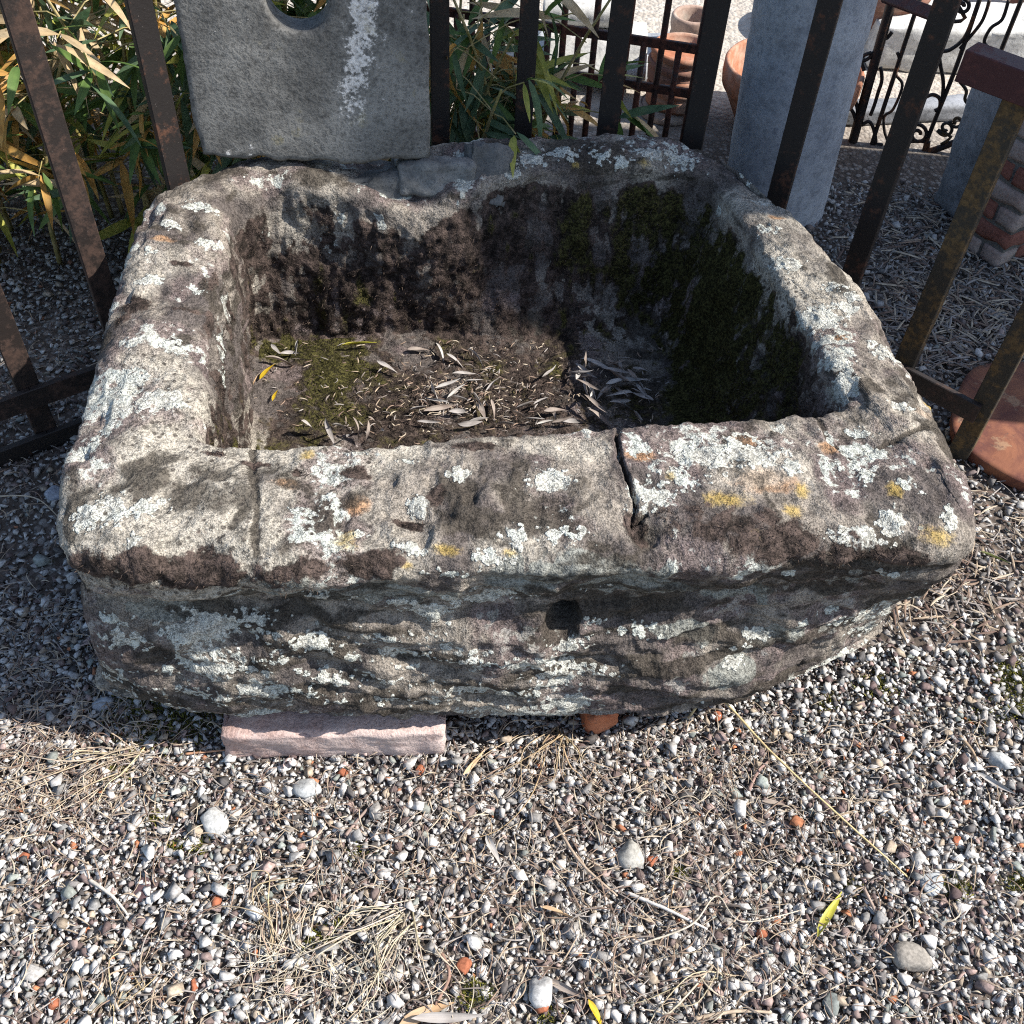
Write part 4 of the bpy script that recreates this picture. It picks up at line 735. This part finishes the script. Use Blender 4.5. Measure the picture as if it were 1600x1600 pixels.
# snail shell
def shell():
    c = atz(455, 1196, .01); V = []; n, m_ = 90, 14; cols = []
    for i in range(n):
        t = i/(n-1); a = t*2*math.pi*2.6; rr = .0095*math.exp(-1.5*(1-t)*1.4); tr = rr*.72
        for j in range(m_):
            b = 2*math.pi*j/m_; V.append((math.cos(a)*(rr*.6+tr*math.cos(b)), math.sin(a)*(rr*.6+tr*math.cos(b)), .012*(1-t)+tr*math.sin(b))); band = abs(((b/(2*math.pi)*4) % 1)-.5) < .13; cols.append((.30, .2, .19) if band else (.62, .56, .52))
    V = np.array(V); Rm = np.array(Matrix.Rotation(-.5, 3, 'X') @ Matrix.Rotation(.35, 3, 'Y')); V = V@Rm.T+np.array([c[0], c[1], .014])
    Fc = [(i*m_+j, i*m_+(j+1) % m_, (i+1)*m_+(j+1) % m_, (i+1)*m_+j) for i in range(n-1) for j in range(m_)]
    o = mesh('snail_shell', V, Fc, mat_attr('snail_shell', .35, 200, (.9, 1.05), .4), None, True, (c[0], c[1], 0), dict(tint=np.array(cols))); fix_normals(o); tag(o, 'small white snail shell with dark bands in front of the pink block', 'snail shell')
shell()

# ------------------------------------------------------------------ dry litter and straw
def ribbons(specs, name, parent=None, loc=None, mat=None):
    Vs, Fs, Cs = [], [], []; o = 0
    for (p, a, Ln, Wd, bend, lift, col) in specs:
        n = 6; k = np.linspace(0, 1, n+1); ang = a+bend*(k-.5); st = Ln/n; x = np.r_[0, np.cumsum(np.cos(ang[:-1])*st)]; y = np.r_[0, np.cumsum(np.sin(ang[:-1])*st)]
        z = p[2]+.004+lift*np.sin(math.pi*k)+.0006; w_ = Wd/2*np.sin(math.pi*(.12+.8*k)); nx, ny = -np.sin(ang), np.cos(ang)
        A = np.c_[p[0]+x+nx*w_, p[1]+y+ny*w_, z]; B = np.c_[p[0]+x-nx*w_, p[1]+y-ny*w_, z]; T = np.c_[p[0]+x, p[1]+y, z+Wd*.45]
        Vs.append(np.stack([A, T, B], 1).reshape(-1, 3)); i = np.arange(n)*3+o
        Fs.append(np.concatenate([np.stack([i, i+1, i+4, i+3], -1), np.stack([i+1, i+2, i+5, i+4], -1)])); Cs.append(np.tile(np.array(col), (3*(n+1), 1))); o += 3*(n+1)
    return mesh(name, np.concatenate(Vs), np.concatenate(Fs), mat or LITM, parent, True, loc, dict(tint=np.concatenate(Cs)))
LC = [(.34, .265, .19), (.24, .17, .125), (.14, .095, .075), (.42, .35, .26), (.19, .16, .14), (.28, .25, .225)]
specs = []
def litter(px, py, sx, sy, n, ln=(.012, .05), wd=(.0008, .0022), cols=LC):
    for _ in range(n):
        x, y = random.gauss(px, sx), random.gauss(py, sy)
        if not (-60 < x < 1680 and 300 < y < 1680): continue
        c = atz(x, y, 0)
        if inpoly(c[None, :2], POLY)[0]: continue
        t = random.random(); specs.append(((c[0], c[1], random.uniform(.004, .012)), random.uniform(0, 6.28), random.uniform(*ln), random.uniform(*wd), random.gauss(0, 1.0 if wd[1] < .0024 else .3), random.uniform(0, .006 if wd[1] < .0024 else .002), random.choice(cols)))
for _ in range(1700): litter(random.uniform(0, 1600), random.uniform(1120, 1620), 1, 1, 1)
litter(90, 1230, 90, 60, 600); litter(40, 1050, 60, 110, 350); litter(1180, 1220, 110, 60, 420, (.01, .045), (.0007, .0014)); litter(1450, 910, 90, 50, 330, (.02, .06), (.0015, .005)); litter(870, 1190, 90, 60, 250); litter(150, 1100, 90, 60, 200)
litter(1500, 500, 100, 60, 1000, (.02, .07), (.002, .006)); litter(1420, 330, 70, 60, 400, (.015, .05), (.002, .005)); litter(1000, 1400, 220, 100, 500); litter(520, 1500, 90, 60, 130, (.03, .09), (.0008, .0016), [(.46, .40, .30), (.40, .33, .24), (.5, .45, .36)]); litter(60, 620, 60, 100, 220); litter(1400, 380, 60, 70, 260); litter(1560, 800, 40, 60, 120, (.02, .06), (.0015, .004)); litter(560, 1330, 160, 60, 160)
tag(ribbons(specs, 'dry_litter'), 'fine dry stalks, roots and leaf scraps strewn over the gravel', 'litter', kind='stuff')
def tuft(px, py, n, tipx, tipy, sprd, col, label, up=.05):
    c = atz(px, py, 0); root = None; Vs, Fs, Cs = [], [], []; o = 0
    for _ in range(n):
        q = atz(tipx+random.gauss(0, sprd), tipy+random.gauss(0, sprd*.7), 0); s = random.uniform(.45, 1.15); e = c+(q-c)*s+np.array([0, 0, random.uniform(.004, .02)]); b = c+np.array([random.gauss(0, .012), random.gauss(0, .012), .002]); m_ = (b+e)/2+np.array([random.gauss(0, .02), random.gauss(0, .02), random.uniform(.3, 1)*up])
        m2 = m_*.4+e*.6+np.array([random.gauss(0, .014), random.gauss(0, .014), random.uniform(-.002, .006)]); pts = smoothline([b, m_, m2, e], 5); V, Fc = tube(pts, np.linspace(random.uniform(.0007, .0017), .0004, len(pts)), 4, False); Vs.append(V); Fs += [tuple(i+o for i in f) for f in Fc]; o += len(V); Cs.append(np.tile(np.array(col)*random.uniform(.5, 1.15)*np.array([1, random.uniform(.92, 1.02), random.uniform(.85, 1.1)]), (len(V), 1)))
    ob = mesh('dry_grass', np.concatenate(Vs), Fs, LITM, None, True, tuple(c), dict(tint=np.concatenate(Cs))); tag(ob, label, 'dry grass', 'dry grass tufts on the gravel'); return ob
ST = (.50, .44, .33)
tuft(635, 1425, 18, 490, 1580, 100, ST, 'large fan of pale straw near the bottom, left of centre', .045); tuft(640, 1430, 10, 620, 1590, 60, ST, 'shorter upright straw sprig beside the large straw fan', .05)
tuft(225, 1180, 15, -10, 1270, 90, (.48, .40, .28), 'pale straw tuft at the left edge below the shaded ground', .03); tuft(870, 1135, 15, 830, 1230, 60, (.42, .32, .20), 'tan straw tuft hanging in front of the orange brick', .03)
tuft(205, 1510, 10, 190, 1600, 40, (.42, .34, .22), 'thin dry grass tuft near the lower left corner', .02); tuft(1130, 1500, 7, 1000, 1600, 40, (.40, .34, .24), 'sparse dry sprig at the bottom right of centre', .02); tuft(435, 1480, 14, 420, 1400, 30, (.45, .36, .24), 'small dry root sprig left of the large straw fan', .02)
def stalk(name, pts, r, col, label, cat):
    P = []
    for i, (x, y, z) in enumerate(pts): P.append(atz(x, y, z))
    P = smoothline(P, 8); V, Fc = tube(P, np.linspace(r, r*.55, len(P)), 6); V = V+.15*r*np.stack([vn(V*300, s) for s in (1, 2, 3)], -1)
    o = mesh(name, V, Fc, LITM, None, True, tuple(P[0]*np.array([1, 1, 0])), dict(tint=np.tile(np.array(col), (len(V), 1)))); return tag(o, label, cat, None)
stalk('dry_stalk', [(1075, 1122, .012), (1118, 1088, .055), (1200, 1170, .05), (1290, 1255, .035), (1420, 1372, .008)], .0022, (.50, .38, .20), 'long bent straw-coloured stalk leaning from under the trough', 'stalk')
stalk('twig', [(980, 1395, .012), (1040, 1420, .02), (1105, 1452, .014)], .003, (.52, .49, .45), 'bleached white twig in the centre foreground', 'twig')
stalk('twig', [(865, 1280, .012), (905, 1345, .016), (965, 1400, .012)], .0028, (.36, .28, .21), 'brown dry twig above the bleached white one', 'twig')
stalk('twig', [(1000, 1475, .02), (1080, 1445, .03), (1120, 1400, .02), (1160, 1440, .03), (1260, 1420, .012)], .0014, (.48, .42, .33), 'thin looping rootlet in the right centre foreground', 'twig')
stalk('twig', [(1170, 1235, .012), (1185, 1205, .015), (1200, 1190, .012)], .003, (.30, .20, .17), 'short brown twig piece below the bent dry stalk', 'twig')
stalk('twig', [(1348, 1385, .012), (1362, 1412, .014), (1376, 1440, .012)], .003, (.33, .25, .2), 'short brown twig in the right foreground', 'twig')
stalk('twig', [(1500, 1150, .012), (1518, 1172, .015), (1527, 1190, .012)], .0034, (.34, .25, .17), 'stubby tan twig near the right edge', 'twig')
stalk('twig', [(690, 1490, .012), (702, 1525, .016), (680, 1570, .012)], .003, (.27, .17, .13), 'dark brown twig right of the straw fan', 'twig')
stalk('twig', [(140, 1375, .012), (175, 1400, .018), (200, 1430, .012)], .0028, (.50, .46, .40), 'bleached curved twig at the left of the foreground', 'twig')
stalk('twig', [(540, 1305, .012), (560, 1280, .012), (582, 1255, .012)], .0028, (.27, .2, .17), 'grey-brown twig below the rounded pale stone', 'twig')
stalk('twig', [(290, 1178, .012), (330, 1174, .012), (352, 1172, .012)], .002, (.36, .2, .12), 'reddish twig at the lower left corner of the pink block', 'twig')
stalk('twig', [(1085, 1592, .012), (1150, 1580, .014), (1205, 1582, .012)], .003, (.38, .3, .22), 'tan twig at the bottom edge right of centre', 'twig')
stalk('twig', [(0, 775, .03), (60, 780, .045), (110, 830, .02)], .0014, (.4, .34, .26), 'thin pale stem crossing below the lower fence rail', 'twig')

# ------------------------------------------------------------------ fallen leaves
LGEO = [leafgeo(.058, .0125, .05, .5, 8, 1.2), leafgeo(.062, .011, -.12, .7, 8, -.9), leafgeo(.05, .013, .15, .35, 8, .7), leafgeo(.055, .009, -.05, 1.0, 8, 1.6), leafgeo(.066, .012, .1, .6, 8, -1.3), leafgeo(.05, .012, -.35, .9, 8, 2.2), leafgeo(.058, .010, .3, .2, 8, -2.4), leafgeo(.046, .014, -.2, 1.1, 8, .4), leafgeo(.06, .013, .4, .8, 8, 1.0)]
DRYM = [mat_leaf('dry_olive_leaf_grey', (.25, .225, .205), (.37, .34, .315), None, .12, .8), mat_leaf('dry_olive_leaf_brown', (.19, .15, .125), (.30, .25, .21), None, .12, .8), mat_leaf('dry_olive_leaf_silver', (.33, .305, .28), (.45, .425, .39), None, .12, .8)]
YELM = mat_leaf('yellow_leaf', (.55, .36, .02), (.62, .43, .03), (.40, .16, .02), .3, .5); YGM = mat_leaf('yellow_green_leaf', (.42, .40, .05), (.52, .47, .08), None, .3, .5); TANM = mat_leaf('tan_leaf', (.46, .30, .17), (.56, .40, .25), None, .2, .7); OLVM = mat_leaf('olive_green_leaf', (.14, .17, .05), (.24, .26, .10), None, .2, .6)
fm_ = {}
def fallen(name, pos, ang, sc, v, mat, label, cat='leaf', group=None, pit=0.0, rol=0.0):
    k = (v, mat.name)
    if k not in fm_:
        me = bpy.data.meshes.new(name); me.from_pydata((LGEO[v][0]-np.array([0, LGEO[v][0][:, 1].mean(), 0])).tolist(), [], LGEO[v][1]); me.materials.append(mat); me.polygons.foreach_set('use_smooth', [True]*len(me.polygons)); fm_[k] = me
    o = bpy.data.objects.new(name, fm_[k]); COL.objects.link(o); o.matrix_world = Matrix.Translation(Vector(pos)) @ Matrix.Rotation(ang-math.pi/2, 4, 'Z') @ Matrix.Rotation(pit, 4, 'X') @ Matrix.Rotation(rol, 4, 'Y') @ Matrix.Scale(sc, 4)
    return tag(o, label, cat, group)
FZ = .140
def infloor(px, py, z=FZ): return atz(px, py, z)
sunny = [(605, 573, -30), (440, 560, 0), (655, 545, 10), (690, 550, -60), (712, 562, -35), (725, 582, 20), (700, 600, 25), (740, 595, 15), (680, 615, -70), (712, 612, 50), (655, 640, 5), (690, 635, 25), (720, 625, -30), (745, 625, -70), (752, 640, -75), (745, 655, 30), (735, 662, 10), (770, 640, -80), (670, 660, 0), (725, 640, 15), (860, 585, 40), (870, 640, 20), (845, 628, 35), (820, 635, 15), (868, 645, -60), (880, 655, 15), (810, 650, -40), (835, 655, 5), (850, 660, 30), (745, 552, -25), (485, 665, 35), (515, 675, -60), (530, 665, 70), (548, 678, 85), (560, 668, -50), (578, 672, -70), (595, 672, -75), (588, 660, 40), (430, 545, -50), (455, 548, 20), (465, 545, -80), (790, 660, 25), (900, 655, 10), (680, 625, 160), (770, 600, 60)]
for i, (px, py, a) in enumerate(sunny):
    up = 475 < px < 600 and py > 650; p = infloor(px, py, FZ+(.02 if up else .004+.006*random.random()))
    lb, gp_ = (('lone rolled grey-brown olive leaf on the mossy trough floor', None) if i == 0 else ('curled olive leaf propped against the front wall inside the trough', 'olive leaves propped against the front wall') if up else ('dry olive leaf in the back left corner inside the trough', 'olive leaves in the back left corner') if px < 500 else
        ('grey olive leaf in the drift by the front wall, right of the moss', 'olive leaves in the sunlit drift') if px < 785 and py > 585 else ('grey olive leaf near the back wall above the sunlit drift', 'olive leaves above the sunlit drift') if px < 785 else ('pale olive leaf lying where the wall shadow begins', 'olive leaves at the shadow edge'))
    fallen('olive_leaf', p, math.radians(a), random.uniform(.62, 1.1), random.randrange(len(LGEO)), random.choice(DRYM), lb, 'leaf', gp_, random.uniform(.5, 1.0)*random.choice((-1, 1)) if up else random.gauss(0, .12), random.gauss(0, .5))
for i in range(38):
    px, py = random.gauss(950, 34), random.gauss(605, 30); px = min(max(px, 905), 1040); py = min(max(py, 530), 655)
    fallen('olive_leaf', infloor(px, py, FZ+random.uniform(.003, .02)), random.uniform(0, 6.28) if random.random() < .4 else math.radians(random.gauss(-35, 25)), random.uniform(.65, 1.1), random.randrange(len(LGEO)), DRYM[random.choice((0, 1, 0, 2))], 'grey dry olive leaf heaped in the shaded corner of the trough', 'leaf', 'dry olive leaves in the shaded part of the trough', random.gauss(0, .2), random.gauss(0, .5))
cr_ = []
for _ in range(900):
    px, py = (random.gauss(720, 80), random.gauss(620, 34)) if random.random() < .6 else (random.uniform(400, 1060), random.uniform(535, 680))
    if px > 1050 or px < 395 or py < 530: continue
    p = infloor(px, py, FZ); cr_.append(((p[0], p[1], FZ-.006+random.uniform(0, .004)), random.uniform(0, 6.28), random.uniform(.004, .018), random.uniform(.0008, .003), random.gauss(0, .8), random.uniform(0, .002), random.choice(LC+[(.08, .06, .045), (.06, .045, .035)])))
tag(ribbons(cr_, 'leaf_crumbs'), 'broken leaf crumbs and stalks scattered on the trough floor', 'litter', kind='stuff')
fallen('yellow_leaf', infloor(418, 578, FZ+.012), math.radians(62), .95, 2, YELM, 'bright yellow spotted leaf in the left of the trough', pit=.25); fallen('yellow_leaf', infloor(430, 616, FZ+.008), math.radians(80), .6, 2, YELM, 'small orange-yellow leaf below the bright yellow one', pit=.2); fallen('yellow_leaf', infloor(562, 538, FZ+.012), math.radians(8), 1.2, 3, YGM, 'narrow yellow-green leaf along the foot of the back wall')
fallen('brown_leaf', infloor(397, 600, FZ+.008), math.radians(85), .8, 3, TANM, 'narrow brown leaf beside the left wall inside the trough')
for px, py, a, sc, v, mt, lb in [(1295, 1425, 60, 1.2, 4, YGM, 'curved pale yellow leaf standing in the right foreground'), (878, 1428, -15, 1.05, 0, TANM, 'tan curled leaf in the centre foreground'), (668, 1582, 25, 1.5, 2, TANM, 'broad tan leaf cut by the bottom edge'), (700, 1590, 8, 1.5, 1, DRYM[0], 'long grey leaf beside the broad tan leaf at the bottom'), (932, 1585, -60, .8, 2, YELM, 'small yellow leaf at the bottom edge centre'), (770, 1328, -65, .9, 0, DRYM[2], 'whitish curled leaf right of the straw fan'), (740, 1190, 60, .9, 1, TANM, 'pale tan leaf right of the pink block'), (1555, 872, -30, 1.0, 3, OLVM, 'olive green leaf on the gravel beside the trough\'s right corner'), (1400, 1030, -80, .7, 0, DRYM[2], 'whitish leaf below the trough\'s right corner'), (890, 1545, -20, 1.0, 4, DRYM[1], 'brown curled leaf near the bottom centre'), (1450, 1545, -20, .9, 4, DRYM[1], 'brown narrow leaf in the lower right corner'), (1130, 1415, 5, 1.2, 0, DRYM[1], 'brown crumpled leaf above the bleached white twig'), (1050, 1400, 75, .8, 3, TANM, 'small tan leaf piece beside the brown dry twig'), (1215, 1255, -5, .9, 2, DRYM[1], 'pinkish brown leaf under the long bent stalk'), (1555, 1225, -35, 1.0, 1, DRYM[2], 'pale curled leaf by the right edge')]:
    fallen('dry_leaf', atz(px, py, .016), math.radians(a), sc, v, mt, lb, pit=random.gauss(0, .12), rol=random.gauss(0, .3))

# ------------------------------------------------------------------ moss on the ground
Pm, Nm = [], []
for px, py, r, n in [(180, 1205, 22, 500), (1585, 1060, 40, 1300), (1595, 1110, 20, 400), (1370, 1075, 26, 350), (230, 1130, 60, 1300), (300, 1120, 50, 900), (310, 1325, 16, 200), (280, 1325, 12, 160), (500, 1470, 20, 350), (740, 1555, 28, 450), (520, 1450, 16, 150), (1330, 1390, 18, 150), (1490, 1390, 22, 300), (1590, 1380, 20, 300), (240, 1280, 14, 100), (560, 1335, 16, 120), (860, 1590, 20, 150), (1290, 1100, 20, 120), (1540, 1130, 30, 250), (200, 1090, 40, 500), (1060, 1365, 14, 100)]:
    for _ in range(n):
        x, y = random.gauss(px, r*.55), random.gauss(py, r*.4); Pm.append(atz(x, y, 0)+np.array([0, 0, random.uniform(.002, .008)])); Nm.append((random.gauss(0, .3), random.gauss(0, .3), 1))
Pm = np.array(Pm); Nm = np.array(Nm); Nm /= np.linalg.norm(Nm, axis=1)[:, None]; uu = rng.uniform(0, 1, (len(Pm), 1)); cm = np.where(uu < .5, np.array([[.055, .058, .012]]), np.array([[.16, .15, .03]]))
tag(blades(Pm, Nm, .007, .0022, cm, 'ground_moss', None, None, .5), 'small olive green moss patches among the gravel', 'moss', kind='stuff')
print('TRIS', sum(len(o.data.polygons)*(2 if len(o.data.polygons) and o.data.polygons[0].loop_total == 4 else 1) for o in bpy.data.objects if o.type == 'MESH'))
